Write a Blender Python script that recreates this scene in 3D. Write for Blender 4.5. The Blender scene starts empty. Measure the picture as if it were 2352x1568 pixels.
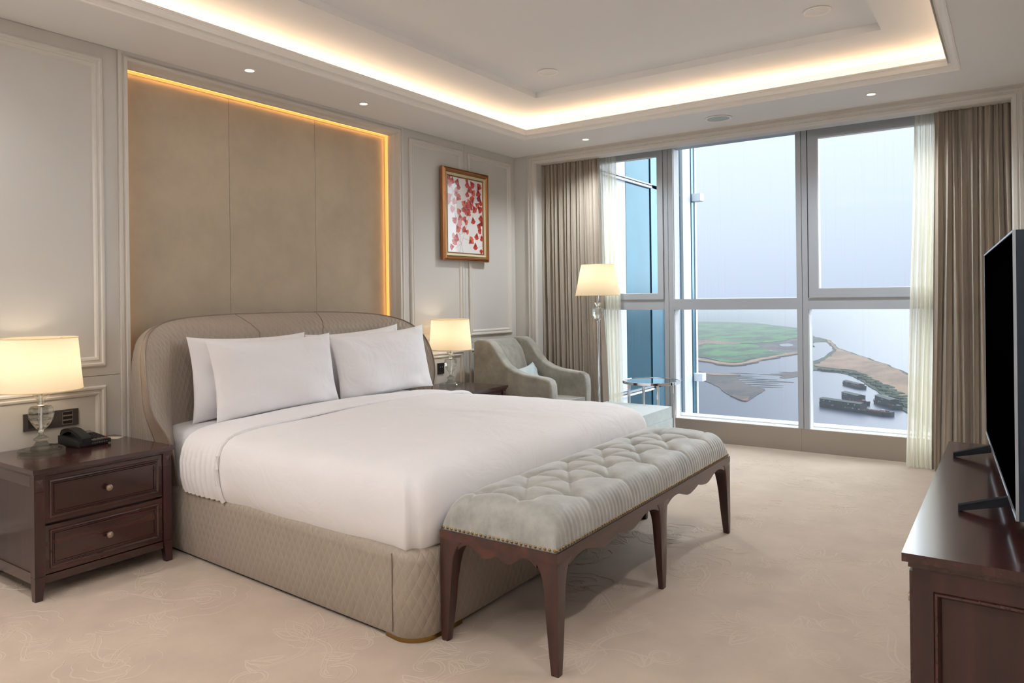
import bpy, bmesh, math, random
from mathutils import Vector, Matrix, noise
PI = math.pi
rnd = random.Random(7)
C = bpy.context.scene.collection
sc = bpy.context.scene

# ------------------------------------------------------------------ camera
yaw, roll = 0.603, -0.0121
cam_d = bpy.data.cameras.new('camera'); cam = bpy.data.objects.new('camera', cam_d); C.objects.link(cam)
cam_d.sensor_width = 36.0; cam_d.lens = 1668.59 / 2352 * 36.0
cam_d.shift_y = -95.28 / 2352
cam_d.clip_start = 0.05; cam_d.clip_end = 40000
fw = Vector((-math.sin(yaw), math.cos(yaw), 0)); rt = Vector((math.cos(yaw), math.sin(yaw), 0)); up = Vector((0, 0, 1))
r2 = rt * math.cos(roll) + up * math.sin(roll); u2 = -rt * math.sin(roll) + up * math.cos(roll)
M = Matrix((r2, u2, -fw)).transposed().to_4x4(); M.translation = Vector((4.285, -6.2947, 1.35))
cam.matrix_world = M
sc.camera = cam

# ------------------------------------------------------------------ view, sky, exposure
sc.view_settings.view_transform = 'Standard'; sc.view_settings.look = 'None'
sc.view_settings.exposure = 0.6; sc.view_settings.gamma = 1.0; sc.view_settings.use_curve_mapping = False
sc.cycles.use_denoising = True
sc.cycles.max_bounces = 9; sc.cycles.diffuse_bounces = 5; sc.cycles.glossy_bounces = 4
sc.cycles.transmission_bounces = 8; sc.cycles.transparent_max_bounces = 14; sc.cycles.volume_bounces = 1
sc.cycles.caustics_reflective = False; sc.cycles.caustics_refractive = False
sc.cycles.sample_clamp_indirect = 4.0
sc.cycles.use_adaptive_sampling = True; sc.cycles.adaptive_threshold = 0.03

def lin(r, g, b):
    f = lambda c: (c / 12.92 if c <= .04045 else ((c + .055) / 1.055) ** 2.4)
    return (f(r / 255), f(g / 255), f(b / 255), 1.0)

world = bpy.data.worlds.new('overcast_sky'); sc.world = world; world.use_nodes = True
wn = world.node_tree; wn.nodes.clear()
wo = wn.nodes.new('ShaderNodeOutputWorld'); wb = wn.nodes.new('ShaderNodeBackground')
tc = wn.nodes.new('ShaderNodeTexCoord'); sx = wn.nodes.new('ShaderNodeSeparateXYZ'); cr = wn.nodes.new('ShaderNodeValToRGB')
wn.links.new(tc.outputs['Generated'], sx.inputs[0]); wn.links.new(sx.outputs['Z'], cr.inputs[0])
wn.links.new(cr.outputs[0], wb.inputs[0]); wn.links.new(wb.outputs[0], wo.inputs[0])
cr.color_ramp.elements[0].position = 0.0; cr.color_ramp.elements[0].color = lin(188, 201, 220)
cr.color_ramp.elements[1].position = 0.22; cr.color_ramp.elements[1].color = lin(222, 236, 242)
e = cr.color_ramp.elements.new(0.08); e.color = lin(204, 217, 233)
e = cr.color_ramp.elements.new(1.0); e.color = lin(226, 238, 247)
wb.inputs[1].default_value = 0.84

# light levels (each lamp's own light is made in its builder)
COVE_W = 1.3       # watts per metre of cove strip
REAR_FILL_W = 850.0      # added unseen white strip, room fill from the entrance end
REAR_FILL_C = (.87, .93, 1.0)
FILL_DOWN_W = 32.0       # added unseen downlights that brighten the room
DOWN_W = 9.0       # each ceiling downlight
TABLE_W = 1.25      # bulb of a bedside lamp
HAZE = 0.00022      # per metre, over the river
WARM = (1.0, 0.74, 0.50)
SOFTWARM = (1.0, 0.90, 0.80)

def area(name, loc, rot, sx_, sy_, w, col, parent=None, spread=PI):
    l = bpy.data.lights.new(name, 'AREA'); l.shape = 'RECTANGLE'; l.size = sx_; l.size_y = sy_; l.energy = w; l.color = col; l.spread = spread
    o = bpy.data.objects.new(name, l); C.objects.link(o); o.location = loc; o.rotation_euler = rot
    return o

# overcast daylight from the river side
sun_l = bpy.data.lights.new('overcast_sun', 'SUN'); sun_l.energy = 3.6; sun_l.angle = 1.4; sun_l.color = (.86, .94, 1.0)
sun = bpy.data.objects.new('overcast_sun', sun_l); C.objects.link(sun)
sun.rotation_euler = Vector((.42, .78, .44)).to_track_quat('Z', 'Y').to_euler()

# ------------------------------------------------------------------ materials
def nt(name):
    m = bpy.data.materials.new(name); m.use_nodes = True
    n = m.node_tree; b = n.nodes['Principled BSDF']
    return m, n, b
def setp(b, **k):
    for kk, v in k.items():
        kk = kk.replace('_', ' ')
        if kk in b.inputs: b.inputs[kk].default_value = v
def plain(name, col, rough=.5, metal=0., coat=0., spec=.5, sheen=0., bump=None, vary=0., em=None, es=0., coatr=.08):
    m, n, b = nt(name)
    setp(b, Base_Color=col, Roughness=rough, Metallic=metal, Coat_Weight=coat, Coat_Roughness=coatr, Specular_IOR_Level=spec, Sheen_Weight=sheen)
    if em: b.inputs['Emission Color'].default_value = em; b.inputs['Emission Strength'].default_value = es
    if bump or vary:
        t = n.nodes.new('ShaderNodeTexCoord')
        if vary:
            nz = n.nodes.new('ShaderNodeTexNoise'); nz.inputs['Scale'].default_value = 2.3; nz.inputs['Detail'].default_value = 5
            n.links.new(t.outputs['Object'], nz.inputs['Vector'])
            mx = n.nodes.new('ShaderNodeMix'); mx.data_type = 'RGBA'
            mx.inputs[6].default_value = tuple(c * (1 - vary) for c in col[:3]) + (1,); mx.inputs[7].default_value = tuple(min(1, c * (1 + vary)) for c in col[:3]) + (1,)
            n.links.new(nz.outputs[0], mx.inputs[0]); n.links.new(mx.outputs[2], b.inputs['Base Color'])
        if bump:
            nz = n.nodes.new('ShaderNodeTexNoise'); nz.inputs['Scale'].default_value = bump[0]; nz.inputs['Detail'].default_value = 4
            n.links.new(t.outputs['Object'], nz.inputs['Vector'])
            bp = n.nodes.new('ShaderNodeBump'); bp.inputs['Strength'].default_value = bump[1]; bp.inputs['Distance'].default_value = bump[2]
            n.links.new(nz.outputs[0], bp.inputs['Height']); n.links.new(bp.outputs[0], b.inputs['Normal'])
    return m
def wood(name, c1, c2, rough=.28, coat=.5, axis=2, scale=1.0):
    m, n, b = nt(name); setp(b, Roughness=rough, Coat_Weight=coat, Coat_Roughness=.12)
    t = n.nodes.new('ShaderNodeTexCoord'); mp = n.nodes.new('ShaderNodeMapping')
    s = [26 * scale] * 3; s[axis] = 1.6 * scale; mp.inputs['Scale'].default_value = s
    nz = n.nodes.new('ShaderNodeTexNoise'); nz.inputs['Scale'].default_value = 1.0; nz.inputs['Detail'].default_value = 4; nz.inputs['Distortion'].default_value = .15
    rp = n.nodes.new('ShaderNodeValToRGB'); rp.color_ramp.elements[0].position = .33; rp.color_ramp.elements[1].position = .72
    rp.color_ramp.elements[0].color = c1; rp.color_ramp.elements[1].color = c2
    n.links.new(t.outputs['Object'], mp.inputs[0]); n.links.new(mp.outputs[0], nz.inputs['Vector']); n.links.new(nz.outputs[0], rp.inputs[0]); n.links.new(rp.outputs[0], b.inputs['Base Color'])
    bp = n.nodes.new('ShaderNodeBump'); bp.inputs['Strength'].default_value = .05; bp.inputs['Distance'].default_value = .001
    n.links.new(nz.outputs[0], bp.inputs['Height']); n.links.new(bp.outputs[0], b.inputs['Normal'])
    return m
def fabric(name, col, rough=.85, sheen=.3, weave=900., strength=.25, vary=.06, trans=0., velvet=False, crease=0.):
    m, n, b = nt(name); setp(b, Roughness=rough, Sheen_Weight=sheen, Sheen_Roughness=.4, Specular_IOR_Level=.25)
    t = n.nodes.new('ShaderNodeTexCoord')
    nz = n.nodes.new('ShaderNodeTexNoise'); nz.inputs['Scale'].default_value = 9. if velvet else 3.5; nz.inputs['Detail'].default_value = 6; nz.inputs['Roughness'].default_value = .65
    n.links.new(t.outputs['Object'], nz.inputs['Vector'])
    mx = n.nodes.new('ShaderNodeMix'); mx.data_type = 'RGBA'
    mx.inputs[6].default_value = tuple(c * (1 - vary) for c in col[:3]) + (1,); mx.inputs[7].default_value = tuple(min(1, c * (1 + vary)) for c in col[:3]) + (1,)
    rp = n.nodes.new('ShaderNodeValToRGB'); rp.color_ramp.elements[0].position = .35; rp.color_ramp.elements[1].position = .65
    n.links.new(nz.outputs[0], rp.inputs[0]); n.links.new(rp.outputs[0], mx.inputs[0]); n.links.new(mx.outputs[2], b.inputs['Base Color'])
    mp = n.nodes.new('ShaderNodeMapping'); mp.inputs['Scale'].default_value = (weave, weave, weave * .5)
    n2 = n.nodes.new('ShaderNodeTexNoise'); n2.inputs['Scale'].default_value = 1.0; n2.inputs['Detail'].default_value = 2
    n.links.new(t.outputs['Object'], mp.inputs[0]); n.links.new(mp.outputs[0], n2.inputs['Vector'])
    bp = n.nodes.new('ShaderNodeBump'); bp.inputs['Strength'].default_value = strength; bp.inputs['Distance'].default_value = .0008
    n.links.new(n2.outputs[0], bp.inputs['Height']); n.links.new(bp.outputs[0], b.inputs['Normal'])
    if crease:
        n3_ = n.nodes.new('ShaderNodeTexNoise'); n3_.inputs['Scale'].default_value = 4.2; n3_.inputs['Detail'].default_value = 3; n3_.inputs['Distortion'].default_value = 1.6
        n.links.new(t.outputs['Object'], n3_.inputs['Vector'])
        b2 = n.nodes.new('ShaderNodeBump'); b2.inputs['Strength'].default_value = crease; b2.inputs['Distance'].default_value = .02
        n.links.new(n3_.outputs[0], b2.inputs['Height']); n.links.new(bp.outputs[0], b2.inputs['Normal']); n.links.new(b2.outputs[0], b.inputs['Normal'])
    if trans:
        tr = n.nodes.new('ShaderNodeBsdfTranslucent'); tr.inputs[0].default_value = col
        ms = n.nodes.new('ShaderNodeMixShader'); ms.inputs[0].default_value = trans
        out = n.nodes['Material Output']
        n.links.new(b.outputs[0], ms.inputs[1]); n.links.new(tr.outputs[0], ms.inputs[2]); n.links.new(ms.outputs[0], out.inputs[0])
    return m
def quilt(name, col, stitch, w=.05, h=.085, depth=.004):
    """diamond quilted upholstery; needs UVs in metres"""
    m, n, b = nt(name); setp(b, Roughness=.52, Sheen_Weight=.15, Specular_IOR_Level=.4)
    L = n.links.new
    def math_(op, a=None, v=None, c=None):
        q = n.nodes.new('ShaderNodeMath'); q.operation = op
        for i, x in enumerate((a, v, c)):
            if x is None: continue
            if isinstance(x, (int, float)): q.inputs[i].default_value = x
            else: L(x, q.inputs[i])
        return q.outputs[0]
    uv = n.nodes.new('ShaderNodeUVMap'); sp = n.nodes.new('ShaderNodeSeparateXYZ'); L(uv.outputs[0], sp.inputs[0])
    U = math_('DIVIDE', sp.outputs[0], w); V = math_('DIVIDE', sp.outputs[1], h)
    def tri(x):
        f = math_('FRACT', x); g = math_('SUBTRACT', f, .5); a = math_('ABSOLUTE', g)
        return math_('SUBTRACT', .5, a)        # 0 on the stitch line, .5 mid
    A = tri(math_('ADD', U, V)); B = tri(math_('SUBTRACT', U, V))
    mn = math_('MINIMUM', A, B)
    pr = math_('MULTIPLY', math_('POWER', A, .45), math_('POWER', B, .45))
    bp = n.nodes.new('ShaderNodeBump'); bp.inputs['Strength'].default_value = .9; bp.inputs['Distance'].default_value = depth
    L(pr, bp.inputs['Height']); L(bp.outputs[0], b.inputs['Normal'])
    st = math_('LESS_THAN', mn, .028)
    mx = n.nodes.new('ShaderNodeMix'); mx.data_type = 'RGBA'; mx.inputs[6].default_value = col; mx.inputs[7].default_value = stitch
    L(math_('MULTIPLY', st, .4), mx.inputs[0]); L(mx.outputs[2], b.inputs['Base Color'])
    return m
def glassy(name, col=(1, 1, 1, 1), rough=0., ior=1.5, clear=.55):
    m, n, b = nt(name); n.nodes.remove(b)
    g = n.nodes.new('ShaderNodeBsdfGlass'); g.inputs['Color'].default_value = col; g.inputs['Roughness'].default_value = rough; g.inputs['IOR'].default_value = ior
    t = n.nodes.new('ShaderNodeBsdfTransparent'); t.inputs[0].default_value = (.96, 1, .98, 1)
    ms = n.nodes.new('ShaderNodeMixShader'); ms.inputs[0].default_value = clear
    n.links.new(g.outputs[0], ms.inputs[1]); n.links.new(t.outputs[0], ms.inputs[2])
    n.links.new(ms.outputs[0], n.nodes['Material Output'].inputs[0]); return m
def pane_mat(name, tint=(.99, .995, 1, 1)):
    m, n, b = nt(name); n.nodes.remove(b)
    tr = n.nodes.new('ShaderNodeBsdfTransparent'); tr.inputs[0].default_value = tint
    gl = n.nodes.new('ShaderNodeBsdfGlossy'); gl.inputs['Roughness'].default_value = 0.0
    fr = n.nodes.new('ShaderNodeFresnel'); fr.inputs[0].default_value = 1.10
    ms = n.nodes.new('ShaderNodeMixShader'); n.links.new(fr.outputs[0], ms.inputs[0]); n.links.new(tr.outputs[0], ms.inputs[1]); n.links.new(gl.outputs[0], ms.inputs[2])
    # dried rain streaks: a thin film of dust in vertical lines
    t = n.nodes.new('ShaderNodeTexCoord'); mp = n.nodes.new('ShaderNodeMapping'); mp.inputs['Scale'].default_value = (85, 1, .9)
    nz = n.nodes.new('ShaderNodeTexNoise'); nz.inputs['Scale'].default_value = 1.; nz.inputs['Detail'].default_value = 3
    n.links.new(t.outputs['Object'], mp.inputs[0]); n.links.new(mp.outputs[0], nz.inputs['Vector'])
    rp = n.nodes.new('ShaderNodeMapRange'); rp.inputs[1].default_value = .56; rp.inputs[2].default_value = .75; rp.inputs[3].default_value = 0.; rp.inputs[4].default_value = .022
    n.links.new(nz.outputs[0], rp.inputs[0])
    df = n.nodes.new('ShaderNodeBsdfDiffuse'); df.inputs[0].default_value = (.6, .62, .65, 1)
    m2 = n.nodes.new('ShaderNodeMixShader'); n.links.new(rp.outputs[0], m2.inputs[0]); n.links.new(ms.outputs[0], m2.inputs[1]); n.links.new(df.outputs[0], m2.inputs[2])
    n.links.new(m2.outputs[0], n.nodes['Material Output'].inputs[0]); return m
def sheer_mat(name, col):
    m, n, b = nt(name); n.nodes.remove(b)
    tr = n.nodes.new('ShaderNodeBsdfTransparent'); tr.inputs[0].default_value = (1, 1, 1, 1)
    tl = n.nodes.new('ShaderNodeBsdfTranslucent'); tl.inputs[0].default_value = col
    df = n.nodes.new('ShaderNodeBsdfDiffuse'); df.inputs[0].default_value = col
    a = n.nodes.new('ShaderNodeMixShader'); a.inputs[0].default_value = .5; n.links.new(tl.outputs[0], a.inputs[1]); n.links.new(df.outputs[0], a.inputs[2])
    c = n.nodes.new('ShaderNodeMixShader'); c.inputs[0].default_value = .66; n.links.new(tr.outputs[0], c.inputs[1]); n.links.new(a.outputs[0], c.inputs[2])
    n.links.new(c.outputs[0], n.nodes['Material Output'].inputs[0]); return m
def shade_mat(name, col):
    m, n, b = nt(name); n.nodes.remove(b)
    tl = n.nodes.new('ShaderNodeBsdfTranslucent'); tl.inputs[0].default_value = col
    df = n.nodes.new('ShaderNodeBsdfDiffuse'); df.inputs[0].default_value = col
    a = n.nodes.new('ShaderNodeMixShader'); a.inputs[0].default_value = .45; n.links.new(tl.outputs[0], a.inputs[1]); n.links.new(df.outputs[0], a.inputs[2])
    n.links.new(a.outputs[0], n.nodes['Material Output'].inputs[0]); return m
def emit(name, col, s):
    m, n, b = nt(name); n.nodes.remove(b)
    g = n.nodes.new('ShaderNodeEmission'); g.inputs[0].default_value = col; g.inputs[1].default_value = s
    n.links.new(g.outputs[0], n.nodes['Material Output'].inputs[0]); return m

MT = {}
MT['paint'] = plain('wall_paint', lin(206, 202, 196), .55, bump=(60, .03, .002))
MT['trim'] = plain('trim_paint', lin(214, 209, 201), .45)
MT['ceil'] = plain('ceiling_paint', lin(240, 238, 236), .8)
MT['ceil2'] = plain('ceiling_crown_paint', lin(248, 244, 238), .6)
MT['niche'] = fabric('woven_wallcovering', lin(186, 171, 150), .8, .1, 700, .5, .07)
MT['carpet'] = fabric('carpet_pile', lin(191, 172, 154), .95, .35, 420, .8, .07)
MT['carpet2'] = plain('carpet_carved_line', lin(200, 183, 165), .95)
MT['wood'] = wood('mahogany_vertical', lin(42, 21, 20), lin(62, 30, 28), .34, .3)
MT['woodh'] = wood('mahogany_horizontal', lin(44, 22, 21), lin(66, 33, 30), .2, .5, axis=1)
MT['woodb'] = wood('bench_mahogany', lin(44, 20, 16), lin(68, 30, 22), .3, .45)
MT['woodbh'] = wood('bench_mahogany_rail', lin(46, 21, 16), lin(76, 34, 24), .3, .45, axis=1)
MT['quilt'] = quilt('quilted_leather', lin(158, 144, 129), lin(186, 172, 156), .042, .078, .0055)
MT['leather'] = plain('plain_leather', lin(164, 148, 132), .45, spec=.4, bump=(140, .1, .001))
MT['piping'] = plain('leather_piping', lin(128, 110, 96), .45)
MT['linen'] = fabric('white_cotton', lin(246, 243, 244), .9, .15, 1200, .15, .01, crease=.42)
MT['sheet'] = fabric('sheet_cotton', lin(226, 224, 226), .9, .15, 1200, .15, .015)
MT['velvet'] = fabric('silver_velvet', lin(166, 165, 158), .5, .9, 800, .3, .20, velvet=True)
MT['velvet2'] = fabric('armchair_velvet', lin(150, 146, 136), .6, .8, 700, .3, .20, velvet=True)
MT['velvet3'] = fabric('ottoman_velvet', lin(178, 192, 194), .55, .9, 700, .3, .08, velvet=True)
MT['curtain'] = fabric('curtain_weave', lin(166, 154, 140), .85, .25, 500, .5, .05, trans=.04)
MT['sheer'] = sheer_mat('sheer_voile', lin(253, 251, 240))
MT['alu'] = plain('window_aluminium', lin(176, 182, 190), .42, .2)
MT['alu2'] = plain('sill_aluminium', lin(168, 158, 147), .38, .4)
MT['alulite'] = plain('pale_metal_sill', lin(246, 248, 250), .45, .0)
MT['gasket'] = plain('black_gasket', (.02, .03, .04, 1), .5)
MT['pane'] = pane_mat('window_glass')
MT['chrome'] = plain('chrome', (.8, .8, .82, 1), .08, 1.)
MT['crystal'] = glassy('crystal', (1, 1, 1, 1), 0, 1.5)
MT['shade'] = shade_mat('lampshade_linen', lin(246, 234, 210))
MT['brass'] = plain('aged_brass', lin(150, 118, 70), .35, 1.)
MT['pewter'] = plain('antique_pewter', lin(176, 158, 140), .35, .9)
MT['black'] = plain('black_plastic', (.016, .016, .016, 1), .5, spec=.3)
MT['matteblack'] = plain('matte_black_metal', (.012, .013, .015, 1), .85, spec=.08)
MT['grey'] = plain('grey_plastic', lin(96, 88, 82), .4)
MT['darkplate'] = plain('dark_socket_plate', lin(74, 66, 64), .35, .3)
MT['screen'] = plain('tv_screen', (.0004, .0004, .0004, 1), 1., spec=0.); MT['screen'].node_tree.nodes['Principled BSDF'].inputs['IOR'].default_value = 1.0
MT['tvmetal'] = plain('tv_bezel', lin(190, 200, 212), .3, .8)
MT['tvback'] = plain('tv_back', (.022, .028, .036, 1), .85, spec=.08)
MT['paper'] = plain('white_card', lin(225, 216, 208), .7)
MT['gold'] = plain('gilt_wood', lin(158, 108, 66), .3, .7, bump=(90, .15, .002))
MT['cream'] = plain('cream_liner', lin(205, 196, 160), .5, .25, bump=(300, .2, .001))
MT['print'] = plain('print_paper', lin(240, 236, 234), .25, coat=.8, coatr=.03)
MT['leafA'] = plain('print_red', lin(196, 62, 48), .3, coat=.6)
MT['leafB'] = plain('print_pink', lin(226, 150, 156), .3, coat=.6)
MT['leafC'] = plain('print_orange', lin(214, 100, 70), .3, coat=.6)
MT['leafD'] = plain('print_dark_red', lin(140, 32, 40), .3, coat=.6)
MT['stem'] = plain('print_stem', lin(150, 84, 88), .3)
MT['led'] = emit('niche_led', (1.0, .42, .09, 1), 1.05)
MT['downglow'] = emit('downlight_lens', (1.0, .9, .75, 1), 5.)
MT['tableglass'] = plain('tinted_table_glass', lin(30, 62, 76), .04, 0, 0, .8)
MT['wingglass'] = plain('facade_blue_glass', lin(36, 88, 104), .16, .6, vary=.25)
MT['wingglass2'] = plain('facade_pale_blue_glass', lin(76, 120, 138), .22, .6, vary=.15)
MT['wingclad'] = plain('facade_white_panel', lin(236, 242, 247), .45)
MT['stonew'] = plain('speaker_mesh', lin(186, 196, 194), .6)

# ------------------------------------------------------------------ mesh helpers
def n3(x, y, z, s): return noise.noise(Vector((x * s, y * s, z * s)))
def link(name, me, mat, parent=None, smooth=False):
    o = bpy.data.objects.new(name, me); C.objects.link(o)
    if mat: me.materials.append(mat)
    if smooth: me.polygons.foreach_set('use_smooth', [True] * len(me.polygons))
    if parent: o.parent = parent; o.matrix_parent_inverse = parent.matrix_world.inverted() if False else Matrix()
    return o
def from_v(name, vs, fs, mat, parent=None, smooth=False):
    me = bpy.data.meshes.new(name); me.from_pydata([tuple(v) for v in vs], [], fs); me.update()
    return link(name, me, mat, parent, smooth)
def fin(name, bm, mat, parent=None, smooth=False, bev=0., seg=2, angle=True):
    if bev:
        es = [e for e in bm.edges if len(e.link_faces) == 2 and e.calc_face_angle(0) > .6]
        bmesh.ops.bevel(bm, geom=es, offset=bev, segments=seg, profile=.6, affect='EDGES', clamp_overlap=True)
    bmesh.ops.recalc_face_normals(bm, faces=bm.faces)
    me = bpy.data.meshes.new(name); bm.to_mesh(me); bm.free()
    o = link(name, me, mat, parent, smooth)
    if smooth:
        try: me.set_sharp_from_angle(angle=.7)
        except Exception: pass
    return o
def abox(bm, x0, x1, y0, y1, z0, z1):
    v = [bm.verts.new(p) for p in ((x0, y0, z0), (x1, y0, z0), (x1, y1, z0), (x0, y1, z0), (x0, y0, z1), (x1, y0, z1), (x1, y1, z1), (x0, y1, z1))]
    for f in ((0, 3, 2, 1), (4, 5, 6, 7), (0, 1, 5, 4), (1, 2, 6, 5), (2, 3, 7, 6), (3, 0, 4, 7)): bm.faces.new([v[i] for i in f])
    return v
def box(name, x0, x1, y0, y1, z0, z1, mat, parent=None, bev=.002, seg=2):
    bm = bmesh.new(); abox(bm, x0, x1, y0, y1, z0, z1); return fin(name, bm, mat, parent, bev > 0, bev, seg)
def lathe(name, prof, mat, parent=None, segs=32, center=(0, 0, 0), cap=True, facet=False):
    vs, fs = [], []
    for r, z in prof:
        for i in range(segs):
            a = 2 * PI * i / segs; vs.append((center[0] + r * math.cos(a), center[1] + r * math.sin(a), center[2] + z))
    for k in range(len(prof) - 1):
        for i in range(segs):
            j = (i + 1) % segs; fs.append((k * segs + i, k * segs + j, (k + 1) * segs + j, (k + 1) * segs + i))
    if cap:
        fs.append(tuple(reversed(range(segs)))); fs.append(tuple((len(prof) - 1) * segs + i for i in range(segs)))
    o = from_v(name, vs, fs, mat, parent, not facet)
    if not facet: o.data.set_sharp_from_angle(angle=.75)
    return o
def tube(bm, pts, r, segs=8, caps=True):
    rings = []
    n = len(pts)
    for i, p in enumerate(pts):
        p = Vector(p); d = (Vector(pts[min(i + 1, n - 1)]) - Vector(pts[max(i - 1, 0)])).normalized()
        a = d.cross(Vector((0, 0, 1)));  a = a if a.length > .1 else d.cross(Vector((1, 0, 0))); a.normalize(); b = d.cross(a)
        rr = r[i] if isinstance(r, (list, tuple)) else r
        rings.append([bm.verts.new(p + a * rr * math.cos(2 * PI * k / segs) + b * rr * math.sin(2 * PI * k / segs)) for k in range(segs)])
    for A, B in zip(rings, rings[1:]):
        for k in range(segs): bm.faces.new((A[k], A[(k + 1) % segs], B[(k + 1) % segs], B[k]))
    if caps: bm.faces.new(rings[0][::-1]); bm.faces.new(rings[-1])
def grid(name, P, mat, parent=None, close_u=False, uv=True, smooth=True, uvs=None):
    """P[i][j] points; UV in metres along rows and columns"""
    nu, nv = len(P), len(P[0]); vs = [tuple(p) for row in P for p in row]; fs = []
    for i in range(nu - 1 + (1 if close_u else 0)):
        for j in range(nv - 1):
            a = i * nv + j; b = ((i + 1) % nu) * nv + j; fs.append((a, b, b + 1, a + 1))
    me = bpy.data.meshes.new(name); me.from_pydata(vs, [], fs); me.update()
    if uv:
        if uvs is None:
            uvs = []
            rl = [[0.] * nv for _ in range(nu)]
            for i in range(nu):
                for j in range(1, nv): rl[i][j] = rl[i][j - 1] + (Vector(P[i][j]) - Vector(P[i][j - 1])).length
            cl = [[0.] * nv for _ in range(nu)]
            for j in range(nv):
                for i in range(1, nu): cl[i][j] = cl[i - 1][j] + (Vector(P[i][j]) - Vector(P[i - 1][j])).length
            uvs = [[(cl[i][j], rl[i][j]) for j in range(nv)] for i in range(nu)]
        ul = me.uv_layers.new(name='UVMap')
        for p in me.polygons:
            for li in p.loop_indices:
                vi = me.loops[li].vertex_index; ul.data[li].uv = uvs[vi // nv][vi % nv]
    return link(name, me, mat, parent, smooth)
def root(name, label, cat, loc=(0, 0, 0), rz=0, group=None, kind=None):
    o = bpy.data.objects.new(name, None); C.objects.link(o); o.location = loc; o.rotation_euler = (0, 0, rz)
    if label: o['label'] = label
    if cat: o['category'] = cat
    if group: o['group'] = group
    if kind: o['kind'] = kind
    o.empty_display_size = .1
    return o
def tag(o, label, cat, group=None, kind=None):
    o['label'] = label
    if cat: o['category'] = cat
    if group: o['group'] = group
    if kind: o['kind'] = kind
    return o
def struct(o, label=None):
    o['kind'] = 'structure'
    if label: o['label'] = label
    return o
def dup(r, loc, rz=0, label=None):
    c = r.copy(); C.objects.link(c); c.location = loc; c.rotation_euler = (0, 0, rz)
    if label: c['label'] = label
    for ch in list(r.children):
        k = ch.copy(); C.objects.link(k); k.parent = c
        for g in ch.children:
            q = g.copy(); C.objects.link(q); q.parent = k
    return c
def share(o, loc, parent=None, rot=None, label=None):
    c = o.copy(); C.objects.link(c); c.location = loc
    if parent: c.parent = parent
    if rot: c.rotation_euler = rot
    return c
def frame_prof(name, axis, pos, a0, a1, b0, b1, prof, mat, parent=None, open_bottom=False):
    """mitred picture-frame moulding: runs around the rectangle a0..a1 x b0..b1 in a wall plane.
    prof = [(inset, out)], axis 'x' (wall plane x=pos, faces +x) or 'y' (plane y=pos, faces -y)"""
    vs, fs = [], []
    n = len(prof)
    for ins, out in prof:
        A0, A1, B0, B1 = a0 + ins, a1 - ins, b0 + ins, b1 - ins
        if open_bottom: B0 = b0
        for (a, b) in ((A0, B0), (A0, B1), (A1, B1), (A1, B0)):
            vs.append((pos + out, a, b) if axis == 'x' else ((a, pos - out, b) if axis == 'y' else (a, b, pos + out)))
    for k in range(n - 1):
        for i in range(3 if open_bottom else 4):
            j = (i + 1) % 4; fs.append((k * 4 + i, k * 4 + j, (k + 1) * 4 + j, (k + 1) * 4 + i))
    bm = bmesh.new(); bv = [bm.verts.new(v) for v in vs]
    for f in fs: bm.faces.new([bv[i] for i in f])
    return fin(name, bm, mat, parent)

ZC = 2.837
YN = -7.3         # wall behind the camera
XR = 4.58
# ================================================================== STRUCTURE
# floor
fl = struct(box('floor', -.3, XR + .2, YN - .2, .36, -.1, 0, MT['carpet'], bev=0), 'beige carved wool carpet')
# ---- carved floral scrolls in the carpet: low ribbons of pile
bm = bmesh.new()
def ribbon(pts, w=.0042, h=.0014):
    prev = None; n = len(pts)
    for i, p in enumerate(pts):
        a = Vector(pts[max(i - 1, 0)]); b = Vector(pts[min(i + 1, n - 1)]); d = b - a
        if d.length < 1e-6: continue
        nr = Vector((-d.y, d.x)).normalized() * w * (.55 + .45 * math.sin(PI * (i + .5) / n))
        cur = [bm.verts.new((p[0] - nr.x, p[1] - nr.y, .0002)), bm.verts.new((p[0], p[1], h)), bm.verts.new((p[0] + nr.x, p[1] + nr.y, .0002))]
        if prev:
            for k in (0, 1): bm.faces.new((prev[k], cur[k], cur[k + 1], prev[k + 1]))
        prev = cur
def spiral(cx, cy, r, a0, turns, sgn=1, n=26):
    return [(cx + r * (1 - .82 * i / n) * math.cos(a0 + sgn * turns * 2 * PI * i / n), cy + r * (1 - .82 * i / n) * math.sin(a0 + sgn * turns * 2 * PI * i / n)) for i in range(n + 1)]
def petal(cx, cy, L, w, a, bend=0., n=12, k=1.0):
    out_ = []
    for s in (1, -1):
        for i in range(n + 1):
            t = i / n if s == 1 else 1 - i / n
            r = L * t; off = s * w * k * math.sin(PI * t ** .8) + bend * t * t
            x = cx + r * math.cos(a) - off * math.sin(a); y = cy + r * math.sin(a) + off * math.cos(a)
            x += .004 * n3(x, y, 1, 30); y += .004 * n3(x, y, 2, 30); out_.append((x, y))
    return out_
def frill(cx, cy, R, a, span, lobes, n=40):
    return [(cx + (R * (1 + .13 * abs(math.sin(lobes * PI * i / n)))) * math.cos(a + span * (i / n - .5)), cy + (R * (1 + .13 * abs(math.sin(lobes * PI * i / n)))) * math.sin(a + span * (i / n - .5))) for i in range(n + 1)]
def wave(x, y, a, L, amp, n=22):
    return [(x + L * t * math.cos(a) - amp * math.sin(t * 5) * math.sin(a), y + L * t * math.sin(a) + amp * math.sin(t * 5) * math.cos(a)) for t in [i / n for i in range(n + 1)]]
R3 = random.Random(21)
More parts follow.
